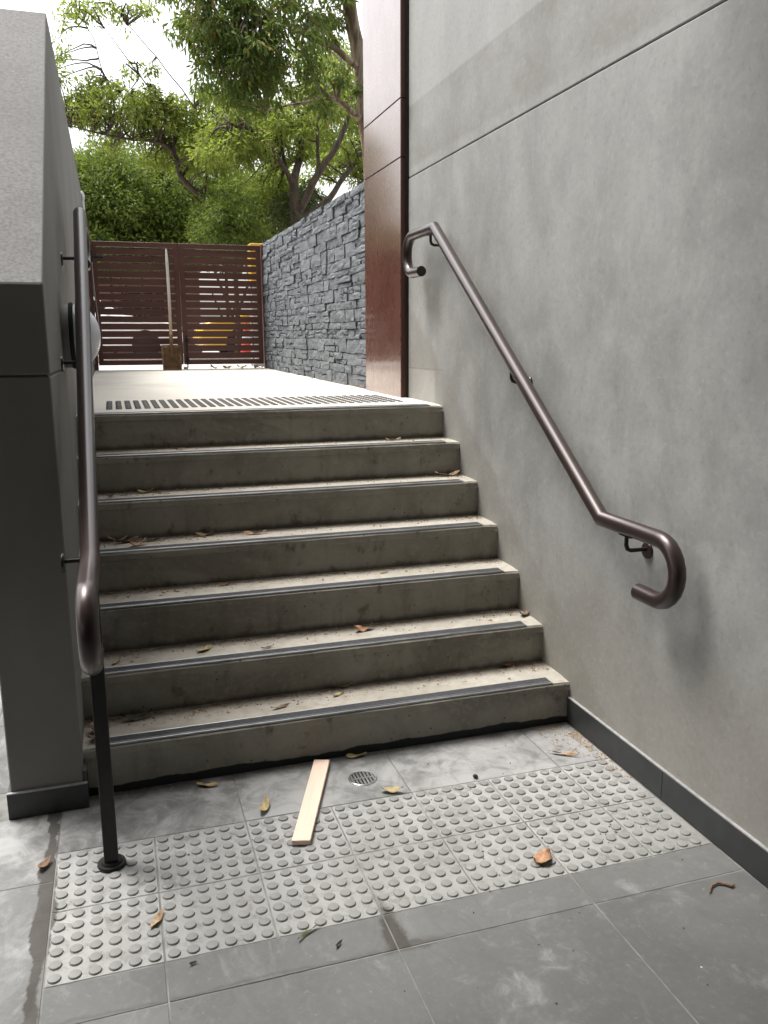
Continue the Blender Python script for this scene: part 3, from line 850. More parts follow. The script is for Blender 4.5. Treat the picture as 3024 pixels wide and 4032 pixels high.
for k in range(7):
    xx = -.039+.013*k; hl_ = math.sqrt(max(.0001, .0475**2-xx**2))
    o = link('bar', box_me((-.0034, -hl_, -.0012), (.0034, hl_, .0012)), 'stainless', dg, (xx, 0, .0032))
o = link('bar', box_me((-.047, -.004, -.0011), (.047, .004, .0011)), 'stainless', dg, (0, 0, .0028))

t0 = at_z(650, 1827, .005); t1 = at_z(694, 1652, .0)
tl = tag(empty('timber_offcut', ((t0+t1)/2)), 'pale flat timber offcut lying across the tactile tiles by the drain', 'timber')
tl.location.z = 0
Lt = (t1-t0).length
bm = bmesh.new()
for a, c_ in ((-.5, .5),): box_bm(bm, (-.030, -Lt/2, .0058), (.030, Lt/2, .0225))
for v in bm.verts:
    if v.co.y > 0: v.co.x += .003; v.co.z += 0.0
    if v.co.y < 0 and v.co.x > 0: v.co.y += .006
bevel(bm, .0015, 1)
link('board', bm_mesh(bm), 'timber', tl)
tl.rotation_euler = (0, 0, math.atan2((t1-t0).y, (t1-t0).x)-math.pi/2)

# ------------------------------------------------------------------ fallen leaves and small litter
def leaf_me(seed, L, W, curl, crease, wave=0.0):
    r = random.Random(seed); nl, nw = 8, 4; vs = []; fs = []
    bend = r.uniform(-.25, .25)
    for i in range(nl+1):
        t = i/nl; wv = W/2*(math.sin(math.pi*min(1, t*.96+.03))**.75)*(1-.25*t)
        if i in (0, nl): wv = .0008
        for j in range(nw+1):
            u = j/nw*2-1
            z = .7*curl*L*((t-.5)**2*1.6) + .5*crease*abs(u)*wv + .6*wave*L*math.sin(t*7+seed)*u*.3
            vs.append(((t-.5)*L, u*wv+bend*L*(t-.5)**2*1.2, z))
    for i in range(nl):
        for j in range(nw):
            a = i*(nw+1)+j; fs.append((a, a+1, a+nw+2, a+nw+1))
    mz = min(v[2] for v in vs)
    vs = [(x, y, z-mz) for x, y, z in vs]
    me = mesh_from('leaf', vs, fs, True)
    bm = bmesh.new(); bm.from_mesh(me)
    bmesh.ops.solidify(bm, geom=bm.faces[:], thickness=.0006); 
    # stalk
    bm.to_mesh(me); bm.free(); me.shade_smooth()
    return me
def leaf(px, py, z, L, W, ang, mat, label, curl=.5, crease=.5, wave=.3, tilt=0.0, name='fallen_leaf', cat='leaf', dy=0):
    p = at_z(px, py, z)
    if z > .01: p.z = z
    o = link(name, leaf_me(int(px*7+py), L, W, curl, crease, wave), 'd_'+mat, None, (p.x, p.y+dy, z+.0025))
    o.rotation_euler = (tilt, 0, math.radians(ang))
    tag(o, label, cat, 'fallen dry leaves'); return o
def C8(x, y): return ((250+x*1.2357)/K, (1450+y*1.2357)/K)
leaf(572, 1745, .004, .10, .036, 68, 'yellow', 'tan pointed leaf on the floor just left of the timber offcut', .6, .7)
leaf(845, 1710, .004, .085, .034, -22, 'yellow', 'yellowish curled leaf on the floor right of the drain grate', .7, .7)
leaf(448, 1698, .001, .08, .03, -20, 'yellow', 'yellow leaf on the floor between the black post and the first step', .4, .4)
leaf(770, 1635, .001, .085, .032, -2, 'yellow', 'yellow leaf against the foot of the first riser, above the drain', .3, .4)
leaf(1172, 1857, .005, .078, .066, 25, 'orange', 'broad orange-brown leaf lying on the tactile dots', .5, .3, .5)
leaf(1217, 1631, .001, .12, .016, -35, 'tan', 'thin pale leaf on the floor near the right skirting corner', .2, .3)
leaf(340, 1990, .001, .085, .026, 62, 'tan', 'thin tan leaf at the near edge of the tactile strip, left of centre', .3, .5)
leaf(95, 1872, .001, .065, .034, 62, 'brownleaf', 'dark red-brown leaf left of the tactile strip near the wall foot', .9, .9, 0)
leaf(663, 2018, .001, .075, .010, 32, 'greenleaf', 'narrow greenish strip of leaf on the dark tiles in front', .2, .3)
leaf(*C8(235, 1120), ztop[0], .12, .035, 8, 'darkleaf', 'dark blackish leaf on the lowest tread near the black post', .9, .6)
leaf(*C8(885, 1016), ztop[0], .11, .036, -3, 'tan', 'tan leaf at the back of the lowest tread, mid stair', .6, .7)
leaf(*C8(875, 1042), ztop[0], .06, .018, 30, 'yellow', 'small yellow leaf on the lowest tread just in front of a tan leaf', .3, .4)
leaf(*C8(1415, 950), ztop[0], .10, .03, 5, 'brownleaf', 'brown leaf on the lowest tread near the right wall', .5, .5)
leaf(*C8(690, 1083), ztop[0], .08, .016, 10, 'brownleaf', 'brown leaf shreds on the lowest tread left of centre', .4, .4)
leaf(*C8(450, 900), ztop[1], .085, .036, 38, 'yellow', 'yellow leaf on the second tread, left of centre', .4, .5)
leaf(*C8(650, 893), ztop[1], .06, .014, 20, 'brownleaf', 'small brown shred on the second tread left of centre', .4, .4)
leaf(*C8(955, 836), ztop[1], .095, .045, 14, 'orange', 'orange-brown curled leaf on the second tread near its centre', 1.0, .8, .6)
leaf(*C8(1468, 788), ztop[1], .085, .035, 30, 'brownleaf', 'brown leaf curled at the right end of the second tread', 1.2, .8)
leaf(*C8(170, 938), ztop[1], .07, .02, 60, 'tan', 'pale leaf on the second tread beside the left handrail hook', .5, .5)
leaf(*C8(930, 638), ztop[2], .12, .03, 3, 'tan', 'tan leaf against the riser on the third tread, mid stair', .6, .8)
leaf(*C8(770, 655), ztop[2], .09, .022, -5, 'brownleaf', 'brown leaf at the back of the third tread left of centre', .6, .8)
leaf(*C8(1020, 652), ztop[2], .06, .022, 20, 'tan', 'small tan leaf on the third tread right of centre', .4, .6)
leaf(*C8(515, 692), ztop[2], .07, .02, 10, 'brownleaf', 'small brown leaf on the third tread left part', .4, .6)
leaf(*C8(200, 556), ztop[3], .12, .035, 15, 'brownleaf', 'large brown leaf in the pile on the fourth tread beside the left handrail', .7, .7)
leaf(*C8(235, 566), ztop[3], .10, .04, 35, 'orange', 'orange leaf in the pile on the fourth tread beside the left handrail', 1.0, .8)
leaf(*C8(170, 552), ztop[3], .10, .03, -20, 'tan', 'tan leaf in the pile on the fourth tread close to the left handrail', .9, .7)
leaf(*C8(285, 551), ztop[3], .09, .026, 10, 'darkleaf', 'dark leaf in the pile on the fourth tread right of the orange leaf', .6, .6)
leaf(*C8(450, 534), ztop[3], .10, .036, 8, 'tan', 'tan leaf at the back of the fourth tread left of centre', .7, .7)
leaf(*C8(610, 529), ztop[3], .11, .028, 0, 'orange', 'reddish tan leaf on the fourth tread near its centre', .4, .5)
leaf(*C8(262, 397), ztop[4], .09, .035, 25, 'yellow', 'pale yellow leaf in crumbs on the fifth tread left part', .6, .7)
leaf(*C8(150, 412), ztop[4], .06, .02, 60, 'darkleaf', 'small dark leaf on the fifth tread beside the left handrail', .9, .6)
leaf(*C8(1222, 344), ztop[4], .14, .03, -4, 'tan', 'long tan curled leaf at the right end of the fifth tread', .7, .9)
leaf(*C8(1050, 231), ztop[5], .09, .022, 0, 'tan', 'small tan leaf on the sixth tread right of centre', .4, .5)
leaf(*C8(375, 260), ztop[5], .07, .02, 0, 'brownleaf', 'small brown leaf on the sixth tread left part', .4, .5)
for i, (dx, dy, a, mt) in enumerate(((0, 0, 20, 'tan'), (.025, .03, 80, 'orange'), (-.02, .05, 140, 'tan'), (.03, -.02, 200, 'brownleaf'), (0, .07, 50, 'orange'))):
    q = at_z(*C8(88, 1185), ztop[0])
    o = link('fallen_leaf', leaf_me(900+i, .07, .03, .9, .8, .5), 'd_'+mt, None, (max(q.x+dx, XL+.045), q.y+dy, ztop[0]+.003+.004*i))
    o.rotation_euler = (.1*i, .1, math.radians(a)); tag(o, ('lowest tan leaf of the heap at the left end of the lowest tread', 'orange leaf in the middle of the heap on the lowest tread', 'tan leaf at the back of the heap left of the black post', 'dark brown leaf at the front of the heap on the lowest tread', 'topmost orange leaf of the heap left of the black post')[i], 'leaf', 'leaf heap behind the black post')
for i, (xx, a, mt) in enumerate(((1.55, 10, 'tan'), (1.72, -30, 'yellow'), (1.40, 40, 'brownleaf'), (1.93, 20, 'yellow'), (1.88, 70, 'greenleaf'))):
    o = link('fallen_leaf', leaf_me(700+i, .12, .05, .9, .6, .6), 'd_'+mt, None, (xx, GY-.06-.03*i, zland(GY)+.004))
    o.rotation_euler = (0, .05, math.radians(a)); tag(o, ('tan leaf under the middle of the right gate leaf', 'yellowish leaf under the right gate leaf, near the traffic cone', 'brown leaf under the right gate leaf, nearest the shovel', 'yellowish leaf at the foot of the slate wall by the gate', 'greenish leaf crumpled beside the gate post and slate wall')[i], 'leaf', 'leaves under the gate')
# twig, pebble
p = [at_z(*q, .006) for q in ((1533, 1928), (1537, 1914), (1550, 1907), (1565, 1909), (1580, 1914), (1587, 1911))]
c0 = sum(p, Vector())/len(p); c0.z = 0
tw = link('twig', tube_me([q-c0 for q in p], [.002, .003, .0035, .004, .0045, .002], 8), 'd_brownleaf', None, c0)
tag(tw, 'dark bent strip of bark lying on the tiles near the right skirting', 'bark strip')
q = at_z(1027, 1681, 0.0)
bm = bmesh.new(); bmesh.ops.create_icosphere(bm, subdivisions=2, radius=.010)
for v in bm.verts: v.co *= 1+.25*mnoise.noise(v.co*90); v.co.z *= .8
tag(link('pebble', bm_mesh(bm), 'rubber', None, q+Vector((0, 0, .008))), 'small black stone on the dusty floor behind the tactile strip', 'pebble')
for i, (px, py, L, a) in enumerate(((730, 2043, .03, 40), (417, 2083, .022, 10))):
    q = at_z(px, py, 0); o = link('debris_chip', leaf_me(40+i, L, .012, 1.2, 1.0, .2), 'd_darkleaf', None, q+Vector((0, 0, .002)))
    o.rotation_euler = (.4, 0, math.radians(a)); tag(o, ('dark chip on the joint below the narrow leaf strip', 'dark chip on the tiles at the bottom left of centre')[i], 'debris')

# crumbs of soil, grit and leaf litter: nobody could count these
def litter(name, label, spots, mat, size, seed):
    r = random.Random(seed); vs = []; fs = []
    for (x0, x1, y0, y1, z, n) in spots:
        for _ in range(n):
            t = r.random(); xx = x0+(x1-x0)*r.random(); yy = y0+(y1-y0)*t*t
            s = size*r.uniform(.35, 1.2); a = r.uniform(0, 6.28); off = len(vs)
            e = s*r.uniform(.3, 1)
            ca, sa = math.cos(a), math.sin(a)
            for (u, v, h) in ((-s, 0, .0), (0, -e, .0), (s, 0, .0), (0, e, .0), (0, 0, s*r.uniform(.3, .8))):
                vs.append((xx+u*ca-v*sa, yy+u*sa+v*ca, z+.0008+h))
            fs += [(off, off+1, off+4), (off+1, off+2, off+4), (off+2, off+3, off+4), (off+3, off, off+4)]
    o = link(name, mesh_from(name, vs, fs), mat); tag(o, label, 'litter', kind='stuff'); return o
spots = []
for i in range(6):
    yb1 = Y0+GO*(i+1)-.006
    spots.append((XL+.02, XR-.02, yb1, yb1-.11, ztop[i], 300))
    spots.append((XL+.02, .75, yb1, yb1-.09, ztop[i], 200 if i in (3, 4) else 60))
    spots.append((XR-.10, XR-.01, yb1, yb1-.1, ztop[i], 50))
litter('leaf_litter', 'brown crumbs of leaf litter along the backs of the treads', spots, 'd_brownleaf', .0048, 3)
sp2 = [(XE-.005, XE-.16, Y0-.01, Y0-.30, 0, 260), (XE-.002, XE-.05, Y0-.1, -.16, 0, 240), (XL+.02, .2, Y0-.004, Y0-.08, 0, 40), (.2, XE, Y0-.005, Y0-.05, 0, 120)]
litter('grit', 'tan and grey grit gathered in the corner by the right skirting', sp2, 'd_tan', .005, 4)
sp3 = [(1.55, 2.0, -.45, 0, .002, 40), (.0, 2.0, -2.0, .3, .001, 90), (1.2, 2.0, -.6, .1, .001, 60)]
litter('grit_specks', 'dark specks and crumbs scattered on the floor tiles', sp3, 'd_darkleaf', .0045, 5)
sp4 = [(XL+.03, XR-.03, Y0+GO*(i+1)-.01, Y0+GO*(i+1)-.15, ztop[i], 22) for i in range(6)]
sp4 += [(XL+.03, .6, Y0+GO*(i+1)-.01, Y0+GO*(i+1)-.12, ztop[i], 26) for i in (0, 2, 3, 4)]
sp4 += [(1.3, XR-.05, GY-.05, GY-.35, zland(GY-.2), 60), (1.95, XR-.02, 3.3, 7.4, zland(5.2), 60)]
litter('leaf_fragments', 'torn tan leaf fragments scattered over the treads', sp4, 'd_tan', .011, 6)

# ------------------------------------------------------------------ street beyond the gate
def car(name, loc, rotz, paint, label):
    c = tag(empty(name, loc), label, 'car', 'parked cars beyond the gate'); c.rotation_euler = (0, 0, rotz)
    # side profile facing -x
    body = [(-2.15, .30), (-2.18, .52), (-2.08, .70), (-1.75, .82), (-1.05, .93), (.2, .97), (1.55, .98), (2.05, .92), (2.15, .70), (2.14, .32), (1.75, .24), (-1.8, .22)]
    bm = bmesh.new(); n = len(body)
    secs = [(-.84, .93), (-.80, 1.0), (0, 1.0), (.80, 1.0), (.84, .93)]
    rows = [[bm.verts.new((u*(1 if abs(yy) < .83 else .985), yy*1.02, v if abs(yy) < .83 else .22+(v-.22)*.95)) for u, v in body] for yy, s in secs]
    for a in range(len(rows)-1):
        for i in range(n): bm.faces.new((rows[a][i], rows[a][(i+1) % n], rows[a+1][(i+1) % n], rows[a+1][i]))
    bm.faces.new(rows[0][::-1]); bm.faces.new(rows[-1]); bevel(bm, .03, 2, 25)
    link('body', bm_mesh(bm, smooth=True), paint, c)
    cabin = [(-.95, .93), (-.28, 1.36), (.15, 1.43), (.85, 1.42), (1.30, 1.33), (1.78, .97)]
    def cab(w0, w1, poly, z0=.93, z1=1.43):
        bm = bmesh.new(); L_ = []; R_ = []
        for u, v in poly:
            hw = w0+(w1-w0)*(v-z0)/(z1-z0); L_.append(bm.verts.new((u, -hw, v))); R_.append(bm.verts.new((u, hw, v)))
        bm.faces.new(L_); bm.faces.new(R_[::-1]); m_ = len(poly)
        for i in range(m_): bm.faces.new((L_[i], R_[i], R_[(i+1) % m_], L_[(i+1) % m_]))
        return bm
    bm = cab(.80, .60, cabin); bevel(bm, .02, 2); link('cabin', bm_mesh(bm, smooth=True), paint, c)
    for s in (-1, 1):
        for poly in ([(-.72, .99), (-.22, 1.32), (.26, 1.375), (.28, .99)], [(.36, .99), (.34, 1.375), (.82, 1.365), (1.15, 1.29), (1.42, 1.0)]):
            bm = bmesh.new(); vs_ = []
            for u, v in poly: vs_.append(bm.verts.new((u, s*(.80-.2*(v-.93)/.5+.006), v)))
            f = bm.faces.new(vs_); bmesh.ops.solidify(bm, geom=[f], thickness=.004*s); link('side_window', bm_mesh(bm), 'car glass', c)
        for wx in (-1.35, 1.30):
            wh = link('wheel', lathe_me([(.20, -.1), (.30, -.1), (.315, -.07), (.315, .07), (.30, .1), (.20, .1)], 24, 'y'), 'rubber', c, (wx, s*.77, .315))
            link('rim', lathe_me([(.20, -.085), (.19, -.07), (.05, -.06), (.02, -.09)] if s < 0 else [(.20, .085), (.19, .07), (.05, .06), (.02, .09)], 20, 'y'), 'stainless', wh)
        o = part_box('headlight', (0, 0, 0), (.10, .30, .12), 'opal', None, .03, 2); o.parent = c; o.location = (-2.16, s*.62-.15, .60)
        o = part_box('tail_light', (0, 0, 0), (.08, .22, .16), 'tail red', None, .02, 2); o.parent = c; o.location = (2.08, s*.66-.11, .70)
        o = part_box('mirror', (0, 0, 0), (.10, .16, .11), paint, None, .02, 2); o.parent = c; o.location = (-.62, s*.86-.08, .98)
    bm = bmesh.new(); f = bm.faces.new([bm.verts.new(q) for q in ((-.90, -.70, .985), (-.90, .70, .985), (-.33, .58, 1.345), (-.33, -.58, 1.345))])
    bmesh.ops.translate(bm, verts=bm.verts[:], vec=(-.012, 0, .012)); bmesh.ops.solidify(bm, geom=[f], thickness=.004); link('windscreen', bm_mesh(bm), 'car glass', c)
    return c
simple('white paint', (.78, .78, .77), .25); simple('yellow paint', (.72, .42, .045), .25, 0, .06)
simple('car glass', (.02, .024, .026), .08); simple('tail red', (.45, .02, .02), .3)
simple('cone orange', (.75, .06, .03), .5, 0, .05); simple('cone white', (.75, .75, .74), .5)
g_ = at_y(500, 760, 17.3)
car('parked_car', (-.35, 18.0, ZG), math.pi, 'white paint', 'white car parked beyond the left gate leaf')
car('parked_car', (4.15, 15.8, ZG), 0, 'yellow paint', 'yellow car parked beyond the right gate leaf')
cq = at_y(972/K, 1400/K, 13.2)
cn = tag(empty('traffic_cone', (cq.x, 13.2, ZG)), 'red traffic cone with white band standing beyond the right gate leaf', 'traffic cone')
link('base', box_me((-.18, -.18, 0), (.18, .18, .03), .01), 'cone orange', cn)
link('shell', lathe_me([(.135, .03), (.028, .70), (.024, .705)], 24), 'cone orange', cn)
link('band', lathe_me([(.0925, .312), (.0605, .512)], 24), 'cone white', cn)
bx_ = at_y(1011/K, 1112/K, 9.3)
simple('pale brick', (.42, .37, .34), .9, 0, .3, 25); simple('pink brick', (.20, .12, .10), .9, 0, .2, 20); simple('roof tile', (.16, .075, .06), .9, 0, .25, 12)
pr = tag(empty('brick_pier', (bx_.x+.10, 9.3, ZG)), 'pale brick pier beyond the right gate leaf carrying a yellow box', 'pier')
zc = 0; k = 0
bk = box_me((-.088, -.05, 0), (.088, .05, .068), .003); bk.materials.append(M['pale brick'])
hp_ = bx_.z-ZG-.02
part_box('core', (bx_.x-.10, 9.23, ZG), (bx_.x+.28, 9.40, ZG+hp_), 'grout', pr)
while zc+.07 < hp_:
    for j in range(2):
        o = bpy.data.objects.new('brick', bk); col.objects.link(o); o.parent = pr; o.location = (-.09+.186*j+(.0 if k % 2 else -.02), -.07, zc+.004)
    zc += .076; k += 1
yb_box = tag(part_box('yellow_box', (bx_.x-.10, 9.18, ZG+hp_+.002), (bx_.x+.32, 9.42, at_y(1011/K, 958/K, 9.2).z), 'yellow paint', None, .02, 2), 'bright yellow box standing on the brick pier above the right gate leaf', 'box')

hs2 = tag(empty('brick_house', (0, 27, ZG)), 'pink brick house with red roof far behind the gate', 'house')
part_box('wall', (-9, 27, ZG), (3.2, 33, ZG+3.0), 'pink brick', hs2)
bm = bmesh.new()
V = [bm.verts.new(Vector(q)-hs2.location) for q in ((-9.4, 26.5, ZG+2.95), (3.6, 26.5, ZG+2.95), (3.6, 33.5, ZG+2.95), (-9.4, 33.5, ZG+2.95), (-6.5, 30, ZG+5.0), (.7, 30, ZG+5.0))]
for f in ((0, 1, 5, 4), (1, 2, 5), (2, 3, 4, 5), (3, 0, 4), (0, 3, 2, 1)): bm.faces.new([V[i] for i in f])
link('roof', bm_mesh(bm), 'roof tile', hs2)
for xx in (-6, -2.6, .6):
    wn = part_box('window', (xx, 26.96, ZG+.95), (xx+1.5, 26.999, ZG+2.25), 'roof tile', hs2)
    o = part_box('pane', (xx+.08, 26.945, ZG+1.03), (xx+1.42, 26.958, ZG+2.17), 'car glass', hs2); o.parent = wn
tag(part_box('street_kerb', (-40, 12.2, ZG+.002), (40, 12.35, ZG+.11), 'pale brick'), kind='structure')

# ------------------------------------------------------------------ trees
def W(px, py, y): return at_y(px, py, y)
def limb(points, radii, n=8, seed=0, sub=4):
    """smooth tapering limb through points"""
    P = [Vector(q) for q in points]; out = []; rr_ = []
    r = random.Random(seed)
    for i in range(len(P)-1):
        p0 = P[max(0, i-1)]; p1 = P[i]; p2 = P[i+1]; p3 = P[min(len(P)-1, i+2)]
        for s in range(sub):
            t = s/sub
            q = .5*((2*p1)+(p2-p0)*t+(2*p0-5*p1+4*p2-p3)*t*t+(3*p1-p0-3*p2+p3)*t**3)
            q += Vector((r.uniform(-1, 1), r.uniform(-1, 1), r.uniform(-1, 1)))*.012
            out.append(q); rr_.append(radii[i]+(radii[i+1]-radii[i])*t)
    out.append(P[-1]); rr_.append(radii[-1])
    return out, rr_
def wood_mesh(limbs):
    vs = []; fs = []
    for k, (pts, rad, n) in enumerate(limbs):
        p, r_ = limb(pts, rad, n, k)
        me = tube_me(p, r_, n); off = len(vs)
        vs += [v.co[:] for v in me.vertices]; fs += [tuple(i+off for i in f.vertices) for f in me.polygons]
        bpy.data.meshes.remove(me)
    return mesh_from('wood', vs, fs, True)
def leaves_mesh(clumps, seed, size, droop, aspect):
    """clumps: (centre, radius, number) ; every leaf is a folded pointed blade of two quads"""
    rg = np.random.default_rng(seed); C_ = []; 
    for (c, rad, n) in clumps:
        d = rg.normal(size=(n, 3)); d /= np.linalg.norm(d, axis=1)[:, None]
        rr_ = rad*rg.random(n)**.45
        pos = np.array(c)+d*rr_[:, None]*np.array([1, 1, .8]); C_.append(np.hstack([pos, d]))
    A = np.vstack(C_); n = len(A); pos = A[:, :3]; out = A[:, 3:]
    L = size*rg.uniform(.6, 1.25, n); Wd = L*aspect*rg.uniform(.8, 1.2, n)
    ax_ = out*.7+rg.normal(size=(n, 3))*.6; ax_[:, 2] -= droop; ax_ /= np.linalg.norm(ax_, axis=1)[:, None]
    up = rg.normal(size=(n, 3))*.7+np.array([0, 0, 1.0]); sd_ = np.cross(ax_, up); sd_ /= np.linalg.norm(sd_, axis=1)[:, None]
    nn = np.cross(sd_, ax_)
    tip = pos+ax_*L[:, None]+nn*(-.12*L)[:, None]; mid = pos+ax_*(L*.45)[:, None]
    l = mid+sd_*Wd[:, None]*.5+nn*(Wd*.18)[:, None]; r_ = mid-sd_*Wd[:, None]*.5+nn*(Wd*.18)[:, None]
    V_ = np.stack([pos, l, tip, r_], 1).reshape(-1, 3)
    idx = np.arange(n)*4
    F_ = np.stack([idx, idx+1, idx+2, idx, idx+2, idx+3], 1).reshape(-1)
    me = bpy.data.meshes.new('leaves'); me.vertices.add(len(V_)); me.vertices.foreach_set('co', V_.reshape(-1))
    me.loops.add(len(F_)); me.loops.foreach_set('vertex_index', F_.astype(np.int32))
    me.polygons.add(n*2); me.polygons.foreach_set('loop_start', np.arange(n*2, dtype=np.int32)*3)
    me.update(calc_edges=True); me.validate(); return me
def fill(regions, seed, clump_r, per):
    """regions: (px, py, rx_px, ry_px, y, depth, number_of_clumps) -> clumps spread through ellipsoids"""
    r = random.Random(seed); out = []
    for (px, py, rx, ry, y, dep, n) in regions:
        for _ in range(n):
            while True:
                a, b_, c_ = r.uniform(-1, 1), r.uniform(-1, 1), r.uniform(-1, 1)
                if a*a+b_*b_+c_*c_ < 1: break
            p = W(px+a*rx, py+b_*ry, y+c_*dep); s = clump_r*r.uniform(.55, 1.25)
            out.append((tuple(p), s, int(per*r.uniform(.5, 1.4))))
    return out
def twigs(clumps, anchors, seed, every=1, r0=.012):
    r = random.Random(seed); L_ = []
    for i, (c, s, n) in enumerate(clumps):
        if i % every: continue
        cv = Vector(c); a = min(anchors, key=lambda q: (q-cv).length)
        m_ = (a+cv)/2+Vector((r.uniform(-.15, .15), r.uniform(-.15, .15), r.uniform(-.05, .2)))
        L_.append(([a, m_, cv], [r0*1.6, r0, r0*.4], 5))
    return L_
def tree(name, label, limbs, regions, barkm, leafm, seed, clump_r, per, size, droop, aspect, every=1, group='trees beyond the gate', tw=.012, thin=.62):
    limbs = [(p_, [q*thin for q in r_], n_) for p_, r_, n_ in limbs]
    base = Vector(limbs[0][0][0]); t = tag(empty(name, base), label, 'tree', group)
    anchors = []
    for pts, rad, n in limbs[0:]:
        p, _ = limb(pts, rad, n, 1); anchors += p[len(p)//3:]
    cl = fill(regions, seed, clump_r, per)
    tr = wood_mesh([limbs[0]]+[l for l in limbs[1:]]+twigs(cl, anchors, seed, every, tw))
    tr.transform(Matrix.Translation(-base)); link('trunk', tr, barkm, t)
    lm = leaves_mesh(cl, seed, size, droop, aspect); lm.transform(Matrix.Translation(-base)); link('crown', lm, leafm, t)
    return t
def G(x, y): return Vector((x, y, ZG-.1))
# A: pale-barked gum whose boughs hang in front, trunk beside the brown column
Y = 10.6
pA = [W(812, 470, Y), W(800, 330, Y), W(786, 230, Y), W(775, 120, Y), W(752, 0, Y), W(735, -160, Y), W(720, -420, Y)]
gA = G(pA[0].x+.1, Y)
tree('gum_tree', 'tall pale-barked gum tree with drooping dark leaves beside the brown column',
     [([gA]+pA, [.28, .20, .15, .14, .125, .12, .10, .06], 12),
      ([W(778, 150, Y), W(730, 110, Y-.3), W(660, 75, Y-.6), W(560, 20, Y-.9)], [.06, .05, .035, .02], 8),
      ([W(788, 265, Y), W(740, 225, Y-.2), W(690, 190, Y-.3), W(660, 120, Y-.3)], [.065, .05, .04, .02], 8),
      ([W(700, 215, Y-.2), W(640, 225, Y), W(575, 240, Y)], [.035, .025, .012], 6),
      ([W(752, 0, Y), W(660, -60, Y-.6), W(540, -70, Y-1.0), W(430, -40, Y-1.2)], [.08, .06, .045, .02], 8)],
     [(560, 70, 150, 105, Y-.8, .8, 92), (445, 30, 95, 95, Y-1.1, .6, 50), (600, 185, 150, 70, Y-.5, .7, 46), (700, 60, 70, 90, Y-.2, .6, 24),
      (520, 160, 95, 85, Y-.8, .6, 40), (600, -120, 240, 120, Y-.5, 1.2, 60), (735, 190, 50, 70, Y, .5, 12), (400, -60, 130, 70, Y, 1.0, 20)],
     'palebark', 'eucalypt leaf', 11, .175, 46, .115, .9, .30, 2, thin=.85)
# B: multi-stemmed tree above the slate wall
Y = 13.2
base = W(640, 560, Y); gB = G(base.x, Y)
fork = W(640, 470, Y)
tree('multi_stem_tree', 'multi-stemmed tree with brown fanning stems above the slate wall',
     [([gB, fork, W(634, 400, Y), W(650, 320, Y+.2), W(640, 230, Y+.3), W(600, 170, Y+.4)], [.24, .19, .13, .09, .06, .03], 10),
      ([fork, W(690, 370, Y-.2), W(735, 300, Y-.3), W(760, 215, Y-.2), W(740, 140, Y)], [.13, .10, .08, .05, .02], 8),
      ([fork, W(700, 440, Y+.3), W(745, 380, Y+.5), W(800, 310, Y+.6)], [.13, .10, .08, .05], 8),
      ([W(660, 470, Y+.4), W(735, 440, Y+.6), W(800, 380, Y+.7)], [.11, .09, .07], 8),
      ([W(634, 400, Y), W(600, 340, Y-.3), W(560, 290, Y-.5), W(500, 270, Y-.6)], [.08, .06, .04, .02], 8),
      ([W(640, 430, Y), W(610, 330, Y+.3), W(605, 230, Y+.5)], [.07, .05, .02], 6),
      ([W(690, 370, Y-.2), W(685, 280, Y), W(700, 180, Y)], [.06, .045, .02], 6)],
     [(550, 285, 115, 65, Y, .9, 64), (700, 215, 105, 60, Y+.3, .9, 44), (720, 350, 85, 45, Y+1.5, .6, 26), (600, 400, 90, 40, Y+1.2, .7, 34),
      (640, 120, 150, 70, Y+.8, .9, 22), (480, 320, 80, 45, Y, .8, 26), (780, 300, 50, 70, Y+.9, .7, 24), (770, 370, 40, 30, Y+1.2, .5, 12), (620, 300, 140, 60, Y+.4, .7, 40)],
     'bark', 'light leaf', 12, .22, 62, .10, .45, .36, 2)
# C: leaning tree on the left with open airy boughs
Y = 14.6
gC = G(W(615, 560, Y).x, Y)
tree('leaning_tree', 'leaning tree with crooked bough and airy pale green foliage over the gate',
     [([gC, W(590, 545, Y), W(525, 505, Y), W(440, 430, Y), W(392, 385, Y), W(382, 345, Y), W(350, 310, Y), W(260, 298, Y-.2), W(150, 272, Y-.4)], [.26, .24, .22, .16, .13, .10, .08, .05, .02], 10),
      ([W(392, 385, Y), W(420, 340, Y+.2), W(470, 290, Y+.3), W(520, 260, Y+.3)], [.08, .06, .04, .02], 8),
      ([W(382, 345, Y), W(360, 240, Y), W(300, 160, Y), W(225, 60, Y)], [.06, .04, .028, .012], 8),
      ([W(350, 310, Y), W(300, 215, Y+.3), W(230, 170, Y+.3), W(200, 80, Y+.3), W(165, 20, Y+.3)], [.045, .032, .024, .018, .01], 6),
      ([W(420, 230, Y), W(355, 145, Y), W(290, 70, Y), W(240, 10, Y)], [.03, .024, .018, .01], 6),
      ([W(440, 430, Y), W(450, 330, Y+.4), W(420, 230, Y)], [.07, .05, .03], 6)],
     [(265, 225, 110, 42, Y, .8, 62), (390, 255, 100, 48, Y+.3, .8, 66), (180, 245, 60, 36, Y-.2, .6, 28), (400, 345, 90, 25, Y+.4, .7, 30),
      (128, 110, 22, 80, Y, .4, 9), (190, 22, 80, 18, Y, .5, 9), (300, 30, 60, 30, Y, .5, 8), (450, 350, 60, 40, Y, .7, 20),
      (290, 150, 60, 16, Y, .4, 4), (460, 215, 50, 40, Y+.6, .6, 14), (340, 290, 150, 38, Y+.3, .6, 50), (200, 190, 50, 26, Y, .4, 10)],
     'bark', 'light leaf', 13, .22, 54, .095, .35, .38, 1, thin=.40)
